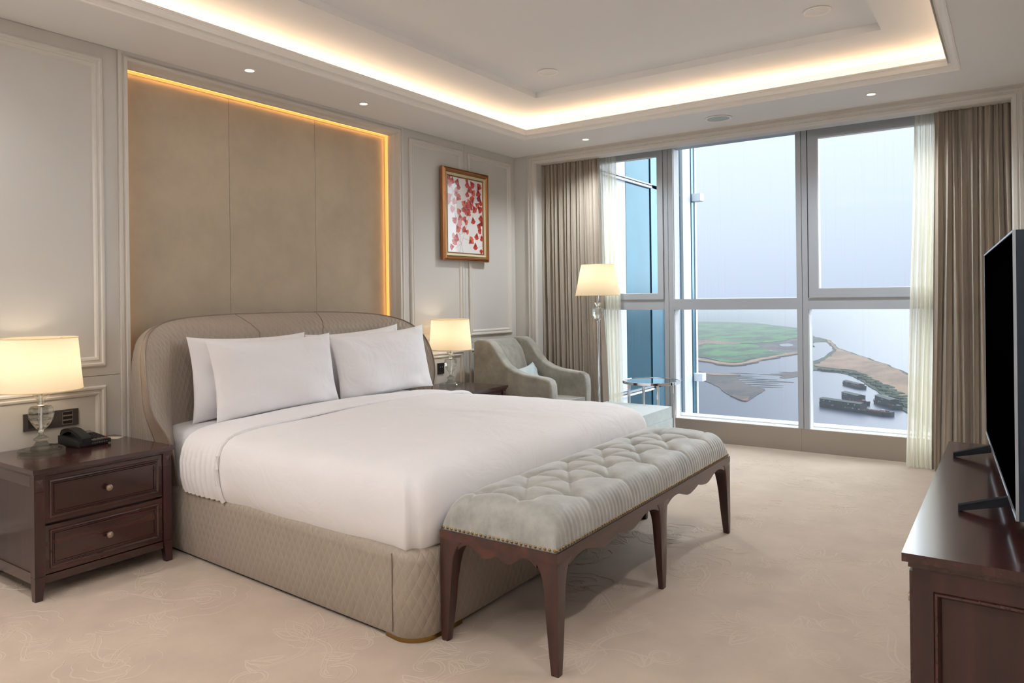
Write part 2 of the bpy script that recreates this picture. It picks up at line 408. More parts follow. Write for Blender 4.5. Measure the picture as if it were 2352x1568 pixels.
def flower(cx, cy, s, a):
    kind = R3.random()
    if kind < .5:       # lotus bloom
        for k in range(5):
            an = a + (k - 2) * .52; ribbon(petal(cx, cy, s * (.95 - .1 * abs(k - 2)), s * .17, an, R3.uniform(-.03, .03))); ribbon(petal(cx + .2 * s * math.cos(an), cy + .2 * s * math.sin(an), s * .45, s * .07, an))
        ribbon(spiral(cx, cy, s * .16, a, 1.4)); ribbon(frill(cx, cy, s * .28, a + PI, 2.6, 5))
    else:               # peony
        for k in range(3): ribbon(frill(cx, cy, s * (.32 + .24 * k), a + R3.uniform(-.4, .4), 3.4 + k * .5, 4 + k)); 
        ribbon(spiral(cx + s * .1, cy, s * .22, a, 1.8)); ribbon(spiral(cx - s * .2, cy + s * .15, s * .2, a + 2, 1.2, -1))
        ribbon(frill(cx + s * .3, cy - s * .3, s * .42, a + 1.5, 2.4, 4)); ribbon(frill(cx - s * .35, cy - s * .1, s * .4, a + 3.0, 2.2, 3))
    for k in range(2):  # stem, scrolls and leaves
        an = a + PI + (k - .5) * .9; L = s * R3.uniform(1.2, 1.7)
        ribbon(wave(cx, cy, an, L, s * .14)); ribbon(wave(cx + .02, cy + .012, an, L * .95, s * .14))
        ex, ey = cx + L * math.cos(an), cy + L * math.sin(an); sg_ = 1 if k else -1
        ribbon(spiral(ex, ey, s * .36, an, 1.15, sg_)); ribbon(spiral(ex, ey, s * .30, an, 1.0, sg_))
        for m__ in range(3):
            la = an + sg_ * (.7 + m__ * .5); lx2, ly2 = cx + L * (.45 + .2 * m__) * math.cos(an), cy + L * (.45 + .2 * m__) * math.sin(an)
            ribbon(petal(lx2, ly2, s * .46, s * .07, la, s * .12 * sg_, 9)); ribbon(wave(lx2, ly2, la, s * .36, s * .02, 8))
gy = YN + .3; row_ = 0
while gy < .1:
    gx = .1 + (row_ % 2) * .36
    while gx < XR:
        flower(gx + R3.uniform(-.08, .08), gy + R3.uniform(-.08, .08), R3.uniform(.20, .27), R3.uniform(0, 2 * PI)); gx += .72
    gy += .52; row_ += 1
bmesh.ops.delete(bm, geom=[v for v in bm.verts if not (.02 < v.co.x < XR - .02 and YN + .02 < v.co.y < .32)], context='VERTS')
o = fin('carved_scrollwork', bm, MT['carpet2'], fl, True); o['kind'] = 'stuff'

# ---- headboard wall
wl = struct(box('wall_left', -.34, -.18, YN - .1, .5, 0, 3.3, MT['paint'], bev=0))
NL, NR, NT = -4.047, -1.757, 2.781      # niche opening
def board(y0, y1, z0, z1):
    return box('wall_panel', -.18, 0, y0 + .0015, y1 - .0015, z0 + .0015, z1 - .0015, MT['paint'], wl, .0025, 1)
for (y0, y1) in ((YN, -4.103), (-1.70, -.848), (-.848, 0.0)):
    board(y0, y1, 0.11, .948); board(y0, y1, .948, ZC)
PM = [(0, 0), (0, .012), (.008, .018), (.018, .018), (.024, .010), (.034, .009), (.040, .013), (.050, .010), (.058, .0)]
def panel(y0, y1, z0, z1):
    return frame_prof('panel_moulding', 'x', 0.0, y0, y1, z0, z1, PM, MT['trim'], wl)
panel(-5.55, -4.19, 1.000, 2.760); panel(-5.55, -4.19, .17, .892)
panel(-1.622, -.888, 1.005, 2.762); panel(-1.622, -.888, .17, .884)
panel(-.80, -.085, 1.010, 2.760); panel(-.80, -.085, .17, .884)
bb = struct(box('baseboard_left', 0, .016, YN, -4.2, 0, .11, MT['trim'])); box('board', 0, .016, -1.70, 0, 0, .11, MT['trim'], bb)
# niche casing, reveal, fabric panels and light line
casing = struct(frame_prof('trim_1', 'x', 0.0, -4.103, -1.70, -.01, ZC, [(0, -.01), (0, .014), (.018, .014), (.022, .006), (.030, .006), (.034, .016), (.052, .016), (.056, .006), (.062, -.03), (.075, -.055), (.078, -.075), (.066, -.09), (.066, -.165)], MT['trim'], None, True))
FX = -.135
ye = [-4.103, -3.28, -2.533, -1.70]
for a, b in zip(ye, ye[1:]):
    box('fabric_panel', FX - .03, FX, a + .0015, b - .0015, .05, 2.83, MT['niche'], wl, .003, 2)
def led(y0, y1, z0, z1):
    return box('led_strip', FX + .004, FX + .018, y0, y1, z0, z1, MT['led'], casing, 0)
led(-4.035, -1.768, 2.757, 2.766); led(-1.778, -1.769, .3, 2.757); led(-4.0359, -4.028, .3, 2.757)
for (loc, rot, a, b, w) in (((FX + .03, -2.90, 2.762), (0, PI / 2 + .5, 0), .012, 2.25, .9), ((FX + .03, -1.772, 1.9), (0, PI / 2, .5), 1.7, .012, .45), ((FX + .03, -4.032, 1.9), (0, PI / 2, -.5), 1.7, .012, .18)):
    area('niche_strip_light', loc, rot, a, b, w, (1.0, .50, .14))
# ---- window wall
OX0, OX1, OZ = .273, 4.291, 2.744
wbk = struct(box('wall_back', 0, OX0, 0, .14, 0, ZC, MT['paint'], bev=0))
box('wall_panel', OX1, XR, 0, .14, 0, ZC, MT['paint'], wbk, 0)
box('lintel', OX0, OX1, 0, .14, OZ, ZC, MT['trim'], wbk, 0)
box('wall_panel', -.2, XR, .14, .9, 2.90, 3.2, MT['paint'], wbk, 0)
box('wall_panel', -.2, .1, .14, .6, 0, 2.9, MT['paint'], wbk, 0)
box('wall_panel', 4.5, XR + .2, .14, .6, 0, 2.9, MT['paint'], wbk, 0)
CP = [(0, 0), (0, .02), (.012, .02), (.016, .014), (.026, .014), (.030, .022), (.05, .026), (.055, .018), (.062, .018), (.066, .025), (.088, .025), (.094, .012), (.098, .0)]
struct(frame_prof('trim_2', 'y', 0.0, OX0 - .098, OX1 + .098, -.01, OZ + .093, CP, MT['trim'], None, True))
# ---- other walls
wr = struct(box('wall_right', XR, XR + .15, YN - .1, .14, 0, 3.3, MT['paint'], bev=0))
wf = struct(box('wall_front', -.3, XR + .1, YN - .15, YN, 0, 3.3, MT['paint'], bev=0))
for a, b in ((.2, 1.6), (1.8, 3.1), (3.3, 4.4)):
    f = frame_prof('panel_moulding', 'y', YN, a, b, 1.0, 2.74, [(i, -o) for i, o in PM], MT['trim'], wf)
# ---- ceiling with lit coffer
KX0, KX1, KY0, KY1 = .555, 4.022, -6.45, -.650      # lower edge of the crown
ce = struct(box('ceiling', -.2, XR + .1, YN - .1, .1, 3.24, 3.34, MT['ceil'], bev=0), 'white plaster ceiling with lit coffer')
for (a, b, c, d) in ((0, KX0 + .008, YN, 0), (KX1 - .008, XR, YN, 0), (KX0 + .008, KX1 - .008, KY1 - .008, 0), (KX0 + .008, KX1 - .008, YN, KY0 + .008)):
    box('soffit_board', a, b, c, d, ZC, ZC + .02, MT['ceil'], ce, 0)
# crown around the opening: rises while stepping inward
crown = [(0, 0), (0, -.006), (.010, -.006), (.012, .002), (.018, .004), (.030, .010), (.040, .022), (.046, .030), (.052, .030), (.056, .036), (.064, .040), (.066, .048), (.072, .050), (.074, .056), (.080, .058), (.080, .068), (.070, .068), (.07, .02)]
struct(frame_prof('trim_3', 'z', ZC, KX0, KX1, KY0, KY1, crown, MT['ceil2']))
Z1, Z2 = 3.06, 3.11
RX0, RX1, RY0, RY1 = .972, 3.607, -6.03, -1.085
out = .30
for (a, b, c, d) in ((KX0 - out, RX0, KY0 - out, KY1 + out), (RX1, KX1 + out, KY0 - out, KY1 + out), (RX0, RX1, RY1, KY1 + out), (RX0, RX1, KY0 - out, RY0)):
    box('coffer_board', a, b, c, d, Z1, Z1 + .12, MT['ceil'], ce, 0)
box('coffer_board', RX0 - .05, RX1 + .05, RY0 - .05, RY1 + .05, Z2, Z2 + .05, MT['ceil'], ce, 0)
for (a, b, c, d) in ((KX0 - out - .02, KX0 - out, KY0 - out, KY1 + out), (KX1 + out, KX1 + out + .02, KY0 - out, KY1 + out), (KX0 - out, KX1 + out, KY1 + out, KY1 + out + .02), (KX0 - out, KX1 + out, KY0 - out - .02, KY0 - out)):
    box('coffer_board', a, b, c, d, ZC + .021, Z1 + .05, MT['ceil'], ce, 0)
# cove strips in the trough, shining up: three warm, one added white fill
q = .225; LZ = 2.872
lx, ly = KX1 - KX0 + 2 * q, KY1 - KY0 + 2 * q; mx_, my_ = (KX0 + KX1) / 2, (KY0 + KY1) / 2
area('cove_light', (KX0 - q, my_, LZ), (PI, 0, 0), .02, ly, COVE_W * ly, WARM)
area('cove_light', (KX1 + q, my_, LZ), (PI, 0, 0), .02, ly, COVE_W * ly, WARM)
area('cove_light', (mx_, KY1 + q, LZ), (PI, 0, 0), lx, .02, COVE_W * lx, WARM)
area('cove_light', (mx_, KY0 - q, LZ), (PI, 0, 0), lx, .05, REAR_FILL_W, REAR_FILL_C)  # unseen near-side strip, added as neutral fill for the room

# ---- window
WY = .34
win = struct(root('window_1', 'aluminium framed picture window over the river', None))
def al(n, x0, x1, z0, z1, y0=WY, y1=WY + .13, m='alu', bev=.003): return box(n, x0, x1, y0, y1, z0, z1, MT[m], win, bev, 1)
al('transom', .1, 1.506, 1.238, 1.338); al('transom', 1.606, 2.736, 1.238, 1.338); al('transom', 2.83, 4.5, 1.238, 1.338)
al('mullion', 1.508, 1.553, .2, 2.90); al('mullion', 1.557, 1.606, .2, 2.90, y1=WY + .16)
al('mullion', 2.736, 2.780, .2, 2.90); al('mullion', 2.784, 2.830, .2, 2.90, y1=WY + .16)
al('head_rail', .1, 4.5, 2.79, 2.90)
def sash(x0, x1, z0, z1, w=.075, y=WY - .012):
    bm = bmesh.new()
    for a in ((x0, x0 + w, z0, z1), (x1 - w, x1, z0, z1), (x0 + w, x1 - w, z0, z0 + w), (x0 + w, x1 - w, z1 - w, z1)): abox(bm, a[0], a[1], y, y + .06, a[2], a[3])
    f = fin('sash_frame', bm, MT['alu'], win, True, .003, 1)
    bm = bmesh.new(); t = .005
    for a in ((x0 + w, x0 + w + t, z0 + w, z1 - w), (x0 + w + t, x1 - w, z0 + w, z0 + w + t), (x0 + w + t, x1 - w, z1 - w - t, z1 - w)): abox(bm, a[0], a[1], y + .015, y + .055, a[2], a[3])
    fin('bright_bead', bm, MT['alulite'], f, False)
sash(.2, 1.506, 1.338, 2.79, .058); sash(2.840, 4.4, 1.338, 2.79, .078)
bm = bmesh.new()
abox(bm, 2.832, 2.838, WY + .005, WY + .05, 1.338, 2.79)
fin('gasket', bm, MT['gasket'], win)
for (x0, x1, z0, z1) in ((.25, 1.46, 1.39, 2.74), (.1, 1.508, .2, 1.24), (1.606, 2.736, .2, 1.24), (1.606, 2.736, 1.338, 2.80), (2.83, 4.5, .2, 1.24), (2.91, 4.34, 1.41, 2.72)):
    box('glass_pane', x0, x1, WY + .1215, WY + .1255, z0, z1, MT['pane'], win, 0)
for x in (1.606, 2.83):  # thin white plates: daylight on the mullion sides put in as colour
    al('painted_lit_reveal', x, x + .004, .2, 1.238, WY + .02, WY + .118, 'alulite', 0)
al('painted_lit_reveal', 1.606, 1.61, 1.338, 2.79, WY + .02, WY + .118, 'alulite', 0)
for (a, b) in ((.1, 1.575), (1.578, 2.760), (2.763, 4.5)):
    box('sill_front', a, b, WY, WY + .02, 0, .197, MT['alu2'], win, .003, 1)
box('sill_top', .1, 4.5, WY + .005, WY + .20, .19, .202, MT['alulite'], win, .002, 1)
box('sill_upstand', .1, 4.5, WY + .122, WY + .135, .202, .208, MT['alulite'], win, .002, 1)

box('outer_ledge', .1, 4.5, WY + .14, WY + .30, .18, .210, MT['alulite'], win, .002, 1)
# ================================================================== OUTSIDE
WX = .70
wing = root('building_wing', 'blue glazed wing of the tower beyond the left window pane', 'building', (WX, .55, 0))
Z0w = -14
def wbox(n, y0, y1, z0, z1, m, d=.1, dx=0.): return box(n, -d + dx, dx, y0 - .55, y1 - .55, z0, z1, MT[m], wing, 0)
zs = [Z0w, -9.5, -7.05, -4.61, -2.165, .28, 2.70, 5.1, 7.5]
for z0, z1 in zip(zs, zs[1:]):
    wbox('white_panel', .58, 1.19, z0 + .03, z1 - .03, 'wingclad'); wbox('glass_panel', 1.2, 1.86, z0 + .02, z1 - .02, 'wingglass', .08)
    wbox('glass_panel', 1.87, 2.80, z0 + .02, z1 - .02, 'wingglass2', .08, .012)
for z in zs[1:-1]:
    wbox('rail', .58, 1.87, z - .028, z - .006, 'alulite', .1, .03); wbox('rail', .58, 1.87, z + .006, z + .022, 'alu', .1, .03)
    box('bracket', -.1, .16, 2.60, 2.74, z - .05, z + .05, MT['wingclad'], wing, 0)
wbox('core', .6, 2.8, Z0w, 7.5, 'gasket', .6, -.1)
wbox('corner_post', 2.30, 2.62, Z0w, 7.5, 'wingclad', .12, .05); wbox('corner_post', 2.83, 3.10, Z0w, 7.5, 'wingclad', .12, .04)
wbox('corner_fin', 3.14, 3.24, Z0w, 7.5, 'wingglass2', .10, .04); wbox('corner_fin', 3.24, 3.30, Z0w, 7.5, 'wingclad', .12, .05)
ZW = -80.0
MT['water'] = plain('river_water', lin(64, 71, 92), .42, spec=.2, bump=(.35, .25, .25), vary=.08)
MT['grassland'] = plain('marsh_green', lin(70, 132, 84), .95)
def land_mat(name, c1, c2, s, det=8):
    m, n, b = nt(name); setp(b, Roughness=.95)
    t = n.nodes.new('ShaderNodeTexCoord'); nz = n.nodes.new('ShaderNodeTexNoise'); nz.inputs['Scale'].default_value = s; nz.inputs['Detail'].default_value = det; nz.inputs['Roughness'].default_value = .7
    mp = n.nodes.new('ShaderNodeMapping'); mp.inputs['Rotation'].default_value = (0, 0, .3); mp.inputs['Scale'].default_value = (1, .35, 1)
    n.links.new(t.outputs['Object'], mp.inputs[0]); n.links.new(mp.outputs[0], nz.inputs['Vector'])
    rp = n.nodes.new('ShaderNodeValToRGB'); rp.color_ramp.elements[0].position = .43; rp.color_ramp.elements[1].position = .57
    rp.color_ramp.elements[0].color = c1; rp.color_ramp.elements[1].color = c2
    n.links.new(nz.outputs[0], rp.inputs[0]); n.links.new(rp.outputs[0], b.inputs['Base Color']); return m
MT['green'] = land_mat('island_scrub', lin(6, 48, 28), lin(52, 108, 46), .028)
MT['mud'] = land_mat('river_mud', lin(34, 34, 40), lin(78, 68, 66), .03)
MT['sand'] = land_mat('river_sand', lin(142, 112, 88), lin(112, 88, 70), .03)
MT['pinkmud'] = land_mat('bare_bank', lin(80, 64, 60), lin(118, 88, 74), .03)
MT['bush'] = land_mat('bank_scrub', lin(22, 42, 24), lin(50, 64, 34), .06)
MT['hull'] = plain('barge_hull', lin(16, 26, 30), .6, bump=(1.2, .3, .1)); MT['deck'] = plain('barge_roof', lin(50, 58, 56), .7, vary=.2)
MT['rust'] = plain('red_deck_paint', lin(100, 34, 32), .7); MT['tarp'] = plain('blue_tarpaulin', lin(30, 60, 110), .7); MT['white_p'] = plain('white_paint', lin(140, 140, 136), .6)
struct(from_v('river', [(-9000, 20, ZW), (9000, 20, ZW), (9000, 16000, ZW), (-9000, 16000, ZW)], [(0, 1, 2, 3)], MT['water']), 'wide hazy river below the window')
LAND = {
    'island': [(-1093.9, 2509.8), (-897.9, 2397.7), (-815.1, 2369.4), (-669.8, 2294.8), (-587.8, 2160.7), (-506.2, 2030.9), (-432.7, 1905.6), (-350.0, 1628.1), (-243.2, 1134.0), (-246.2, 1057.3), (-251.4, 1012.0), (-256.3, 939.5), (-256.5, 883.6), (-263.8, 847.7), (-279.7, 845.9), (-311.8, 876.2), (-334.1, 893.6), (-420.5, 965.5)],
    'islandgreen': [(-1062.2, 2437.0), (-873.8, 2333.3), (-760.6, 2211.2), (-647.9, 2220.1), (-574.3, 2111.1), (-495.4, 1987.5), (-423.2, 1855.0), (-343.9, 1553.2), (-338.6, 1450.9), (-341.5, 1342.2), (-353.9, 1295.0), (-385.0, 1254.8), (-447.9, 1327.5), (-505.5, 1351.0), (-601.5, 1380.5)],
    'islandgreen2': [(-451.9, 1037.6), (-411.0, 1098.8), (-431.2, 1221.6), (-415.6, 1255.0), (-381.4, 1243.2), (-351.9, 1230.4), (-300.5, 1107.5), (-265.0, 1066.5), (-268.6, 1012.0), (-267.4, 979.9), (-270.7, 932.4), (-276.1, 887.2), (-292.9, 885.6), (-329.6, 926.0), (-356.3, 953.0), (-430.5, 988.4)],
    'sandstrip': [(-348.6, 932.4), (-324.9, 913.0), (-291.0, 879.7), (-273.3, 878.4), (-267.9, 922.8), (-267.4, 979.9), (-261.0, 1050.3), (-251.4, 1110.5), (-241.8, 1068.4), (-253.2, 1019.4), (-258.1, 946.0), (-259.9, 895.3), (-265.4, 853.2), (-281.6, 851.4), (-313.9, 882.1), (-336.4, 899.9)],
    'pool1': [(-322.4, 1139.2), (-312.7, 1132.9), (-289.7, 1102.6), (-267.1, 1074.7), (-253.1, 1054.1), (-263.0, 1058.3), (-285.6, 1075.4), (-306.2, 1104.9)],
    'pool2': [(-318.5, 1257.6), (-312.7, 1285.9), (-294.0, 1243.5), (-293.6, 1208.0), (-305.4, 1214.4)],
    'pinkband': [(-495.2, 1323.4), (-455.2, 1324.5), (-409.8, 1285.1), (-385.0, 1254.8), (-392.6, 1212.7), (-414.5, 1228.8), (-435.3, 1233.1), (-424.2, 1149.8), (-421.8, 1127.6)],
    'mudflat': [(-310.8, 787.3), (-293.3, 784.8), (-280.5, 769.1), (-266.2, 755.3), (-247.2, 755.0), (-230.7, 753.7), (-225.6, 723.1), (-204.0, 683.0), (-188.2, 660.4), (-176.6, 645.0), (-173.8, 619.2), (-170.3, 589.7), (-167.4, 568.0), (-171.9, 562.6), (-185.6, 584.1), (-201.5, 610.4), (-223.6, 652.4), (-240.8, 679.6), (-256.7, 701.9), (-265.6, 711.0), (-284.3, 720.4)],
    'sandlens': [(-270.7, 747.8), (-259.4, 756.3), (-243.1, 752.2), (-229.4, 749.5), (-239.0, 739.6), (-252.1, 735.1)],
    'sandtip': [(-188.5, 588.6), (-179.5, 587.5), (-173.3, 588.0), (-167.8, 564.9), (-171.9, 562.6), (-183.4, 579.3)],
    'sandleft': [(-257.9, 653.7), (-236.7, 633.8), (-226.8, 613.7), (-214.8, 586.6), (-205.1, 564.1), (-205.1, 555.2), (-209.3, 558.7), (-221.2, 561.0)],
    'streak1': [(-206.5, 724.2), (-196.2, 725.3), (-185.8, 725.2), (-194.9, 720.3), (-204.7, 720.8)],
    'streak2': [(-189.3, 707.4), (-180.9, 714.1), (-166.8, 708.9), (-179.0, 706.8)],
    'streak3': [(-200.0, 774.9), (-196.4, 792.0), (-189.7, 816.5), (-181.9, 825.9), (-171.7, 780.1), (-176.2, 758.7), (-181.8, 742.0), (-189.3, 747.1), (-189.8, 765.7)],
    'spit': [(-344.1, 1516.9), (-321.1, 1517.1), (-303.5, 1498.2), (-271.6, 1415.3), (-230.3, 1259.5), (-211.2, 1189.7), (-162.6, 1063.1), (-129.5, 974.2), (-100.8, 890.0), (-80.0, 828.7), (-56.0, 744.1), (-31.5, 659.1), (-21.6, 469.6), (-36.7, 500.4), (-51.6, 544.8), (-61.6, 576.7), (-75.0, 628.8), (-87.9, 667.2), (-105.8, 720.7), (-131.3, 796.7), (-150.3, 821.4), (-174.9, 835.0), (-190.5, 843.7)],
    'bay': [(-296.0, 1306.2), (-280.4, 1326.3), (-264.7, 1346.6), (-247.7, 1288.4), (-222.1, 1184.8), (-209.2, 1092.8), (-201.6, 1011.9), (-200.9, 952.5), (-205.5, 909.3)],
    'spitsand': [(-282.7, 1426.0), (-269.0, 1401.6), (-231.5, 1259.0), (-208.9, 1170.0), (-159.0, 1040.5), (-126.1, 949.3), (-98.4, 869.4), (-77.3, 802.4), (-30.1, 632.3), (-24.1, 516.6), (-49.7, 595.6), (-63.6, 626.8), (-82.9, 693.3), (-96.8, 733.4), (-116.3, 790.6), (-137.1, 843.9), (-159.6, 859.6), (-186.0, 887.4), (-187.9, 931.4), (-195.2, 1015.0), (-206.1, 1122.1), (-230.5, 1236.1), (-260.1, 1348.5)],
}
from mathutils.geometry import tessellate_polygon
def smooth_loop(P, jit, seed):
    P = [Vector((x, y, 0)) for x, y in P]; n = len(P); out_ = []
    for i in range(n):
        p0, p1, p2, p3 = P[i - 1], P[i], P[(i + 1) % n], P[(i + 2) % n]
        L = (p2 - p1).length; k = max(3, min(14, int(L / 9)))
        for j in range(k):
            u = j / k; q = .5 * ((2 * p1) + (-p0 + p2) * u + (2 * p0 - 5 * p1 + 4 * p2 - p3) * u * u + (-p0 + 3 * p1 - 3 * p2 + p3) * u ** 3)
            d = noise.noise(q * .02 + Vector((seed, 0, 0))) * jit + noise.noise(q * .09 + Vector((seed, 5, 0))) * jit * .4
            out_.append(q + Vector((d, d * .5, 0)))
    return out_
def land(name, key, z0, z1, mat, label, jit=6, parent=None, seed=1):
    L = smooth_loop(LAND[key], jit, seed); n = len(L); T = tessellate_polygon([L])
    vs = [(p.x, p.y, ZW + z1) for p in L] + [(p.x, p.y, ZW + z0) for p in L]
    fs = [tuple(t) for t in T] + [(i, (i + 1) % n, n + (i + 1) % n, n + i) for i in range(n)]
    bm = bmesh.new(); bv = [bm.verts.new(v) for v in vs]
    for f in fs:
        try: bm.faces.new([bv[i] for i in f])
        except ValueError: pass
    o = fin(name, bm, mat, parent)
    if parent is None: struct(o, label)
    return o
isl = land('island', 'island', -1, 1.0, MT['mud'], 'long flat river island', 12)
land('scrub', 'islandgreen', .5, 1.7, MT['green'], None, 16, isl); land('scrub', 'islandgreen2', .5, 1.7, MT['green'], None, 10, isl)
land('sand_strip', 'sandstrip', .4, 1.6, MT['sand'], None, 5, isl); land('bare_band', 'pinkband', .5, 1.8, MT['pinkmud'], None, 8, isl)
land('pool', 'pool1', .5, 1.3, MT['water'], None, 2, isl); land('pool', 'pool2', .5, 1.3, MT['water'], None, 2, isl)
mu = land('mud_bank', 'mudflat', -1, .5, MT['mud'], 'dark triangular mud bank in the river', 2.5)
land('sand_lens', 'sandlens', .2, .9, MT['sand'], None, 2, mu); land('sand_tip', 'sandtip', .2, 1.0, MT['pinkmud'], None, 2, mu)
land('sand_point', 'sandleft', -1, 1.0, MT['sand'], 'small sandy point at the edge of the tower wing', 3)
for k in ('streak1', 'streak2', 'streak3'): land('shoal', k, -1, .3, MT['mud'], 'thin dark shoal in the river', 3)
spt = land('sand_spit', 'spit', -1, .7, MT['bush'], 'curved sand spit with a scrubby green edge', 3)
land('lagoon', 'bay', .3, 1.0, MT['water'], None, 3, spt); land('sand', 'spitsand', .3, 1.5, MT['sand'], None, 5, spt)
for (px_, py_, L_s, w_s) in [(-228, 735, 34, 2.2), (-215, 722, 40, 2.4), (-205, 707, 44, 2.2), (-196, 694, 40, 2.2), (-188, 678, 40, 2.4), (-182, 662, 36, 2.), (-222, 748, 30, 1.6), (-204, 770, 26, 2.4), (-190, 805, 30, 3), (-183, 795, 30, 2.6), (-196, 782, 22, 2.2), (-232, 770, 30, 1.8)]:
    bm = bmesh.new(); ring = []
    for k in range(14):
        an = 2 * PI * k / 14; xx = L_s * .5 * math.cos(an); yy = w_s * math.sin(an) * (1 + .3 * math.sin(k * 2.3)); ring.append(bm.verts.new((px_ + xx, py_ + xx * .15 + yy, ZW + .35)))
    bm.faces.new(ring); fin('mud_streak', bm, MT['mud'], mu)
# scrub clumps along the near edge of the spit
bm = bmesh.new(); sp_ = LAND['spit'][12:22]
for a, b in zip(sp_, sp_[1:]):
    for i in range(26):
        t = rnd.random(); x = a[0] + (b[0] - a[0]) * t + rnd.uniform(2, 12); y = a[1] + (b[1] - a[1]) * t + rnd.uniform(2, 12); s = rnd.uniform(1.0, 2.6)
        bmesh.ops.create_icosphere(bm, subdivisions=1, radius=s, matrix=Matrix.Translation((x, y, ZW + .8 + s * .3)) @ Matrix.Diagonal((1.6, 1.6, .7, 1)))
o = fin('scrub_clumps', bm, MT['bush'], spt, True); o['kind'] = 'stuff'
def barge(name, label, a, b, w, cover, clutter, seed):
    a, b = Vector((*a, 0)), Vector((*b, 0)); d = b - a; L = d.length
    t = root(name, label, 'boat', (a.x, a.y, ZW), math.atan2(d.y, d.x)); R = random.Random(seed)
    bm = bmesh.new(); secs = []
    for i in range(13):
        u = i / 12; x = L * u; k = 1 - .55 * max(0, (abs(u - .5) - .40) / .10) ** 1.6; top = 2.2 + 1.1 * max(0, (abs(u - .5) - .3) / .2) ** 2
        secs.append([bm.verts.new(p) for p in ((x, -w / 2 * k, top), (x, -w / 2 * k * .85, -.6), (x, w / 2 * k * .85, -.6), (x, w / 2 * k, top))])
    for A, B in zip(secs, secs[1:]):
        for i in range(3): bm.faces.new((A[i], B[i], B[i + 1], A[i + 1]))
        bm.faces.new((A[0], A[3], B[3], B[0]))
    bm.faces.new(secs[0]); bm.faces.new(secs[-1][::-1])
    fin('hull', bm, MT['hull'], t)
    for (u0, u1, z) in cover:
        c_ = box('cabin', L * u0, L * u1, -w * .40, w * .40, 2, z - .5, MT['hull'], t, 0)
        bm = bmesh.new(); x0, x1 = L * u0 - .6, L * u1 + .6
        q = [bm.verts.new(p) for p in ((x0, -w * .47, z - .4), (x1, -w * .47, z - .4), (x1, 0, z + .4), (x0, 0, z + .4), (x1, w * .47, z - .4), (x0, w * .47, z - .4))]
        bm.faces.new((q[0], q[1], q[2], q[3])); bm.faces.new((q[3], q[2], q[4], q[5])); fin('roof', bm, MT['deck'], t)
        nwin = int((x1 - x0) / 2.6)
        for k in range(nwin):
            box('window', x0 + 1.2 + k * 2.6, x0 + 2.4 + k * 2.6, -w * .40 - .06, -w * .40, z - 2.0, z - 1.1, MT[R.choice(['white_p', 'deck', 'tarp', 'deck'])], c_, 0)
    for k in range(clutter):
        u = R.uniform(.08, .95); x = L * u; y = R.uniform(-w * .36, w * .3); s = R.uniform(.5, 1.5)
        if any(c[0] < u < c[1] for c in cover): y = -w * .45; s *= .5
        box('deck_gear', x - s, x + s, y - s * .6, y + s * .6, 2.1, 2.3 + s * R.uniform(.6, 1.3), MT[R.choice(['white_p', 'rust', 'tarp', 'deck', 'rust', 'white_p', 'sand'])], t, 0)
    box('red_rail', L * .70, L * .96, -w * .47, -w * .40, 2.3, 3.3, MT['rust'], t, 0)
    return t
barge('barge', 'long dark barge with a flat roof, nearest of the moored boats', (-113.2, 566.7), (-62.5, 538.4), 9, [(.03, .62, 6.6)], 34, 1)
barge('barge', 'dark green roofed boat moored behind the long barge', (-104.5, 608), (-84.5, 583.8), 8, [(.05, .75, 7.0)], 14, 2)
barge('barge', 'short boat with a grey pitched roof at the stern of the long barge', (-81.5, 606), (-62.0, 572), 8, [(.12, .8, 6.6)], 14, 3)
barge('barge', 'small lone dark barge beside the scrubby bank', (-123.4, 716), (-101.7, 684), 7, [(.1, .85, 4.4)], 4, 4)
# haze: one body of moist air over the river
m, n_, b_ = nt('river_haze'); n_.nodes.remove(b_)
vs_ = n_.nodes.new('ShaderNodeVolumeScatter'); vs_.inputs['Color'].default_value = (.93, .96, 1, 1); vs_.inputs['Density'].default_value = HAZE; vs_.inputs['Anisotropy'].default_value = .0
n_.links.new(vs_.outputs[0], n_.nodes['Material Output'].inputs['Volume'])
hz = box('haze', -9000, 9000, 60, 15900, ZW - .5, -6, m, None, 0)
tag(hz, 'pale morning haze hanging over the river', 'haze', None, 'stuff')

# ================================================================== FURNITURE
CB = -3.07         # bed centre line
def U_out(x0, x1, hw0, hw1, r, ns=26, nc=8, nf=26):
    """open U outline: head-left -> foot -> head-right, around y=CB"""
    P = []
    k = (hw1 - hw0) / (x1 - x0)
    for i in range(ns): 
        t = i / ns; x = x0 + (x1 - r - x0) * t; P.append((x, CB - (hw0 + k * (x - x0))))
    for i in range(nc + 1):
        a = PI / 2 * i / nc; P.append((x1 - r + r * math.sin(a), CB - hw1 + r - r * math.cos(a)))
    for i in range(1, nf): P.append((x1, CB - hw1 + r + (2 * hw1 - 2 * r) * i / nf))
    for i in range(nc + 1):
        a = PI / 2 * i / nc; P.append((x1 - r + r * math.cos(a), CB + hw1 - r + r * math.sin(a)))
    for i in range(1, ns + 1):
        t = 1 - i / ns; x = x0 + (x1 - r - x0) * t; P.append((x, CB + (hw0 + k * (x - x0))))
    return P

bed = root('bed', 'king bed with beige quilted leather base and curved winged headboard', 'bed', (0, 0, 0))
prof = [(0.012, .016), (0.0, .04), (-.004, .19), (0, .315), (.004, .338), (.016, .354), (.034, .360), (.10, .360)]
P = [[(x, y, z) for (d, z) in prof for (x, y) in [U_out(.30, 2.385 - d, 1.005 - d, 1.125 - d, .12 - min(d, .03) * .5)[j]]] for j in range(len(U_out(.3, 2.3, 1, 1, .1)))]
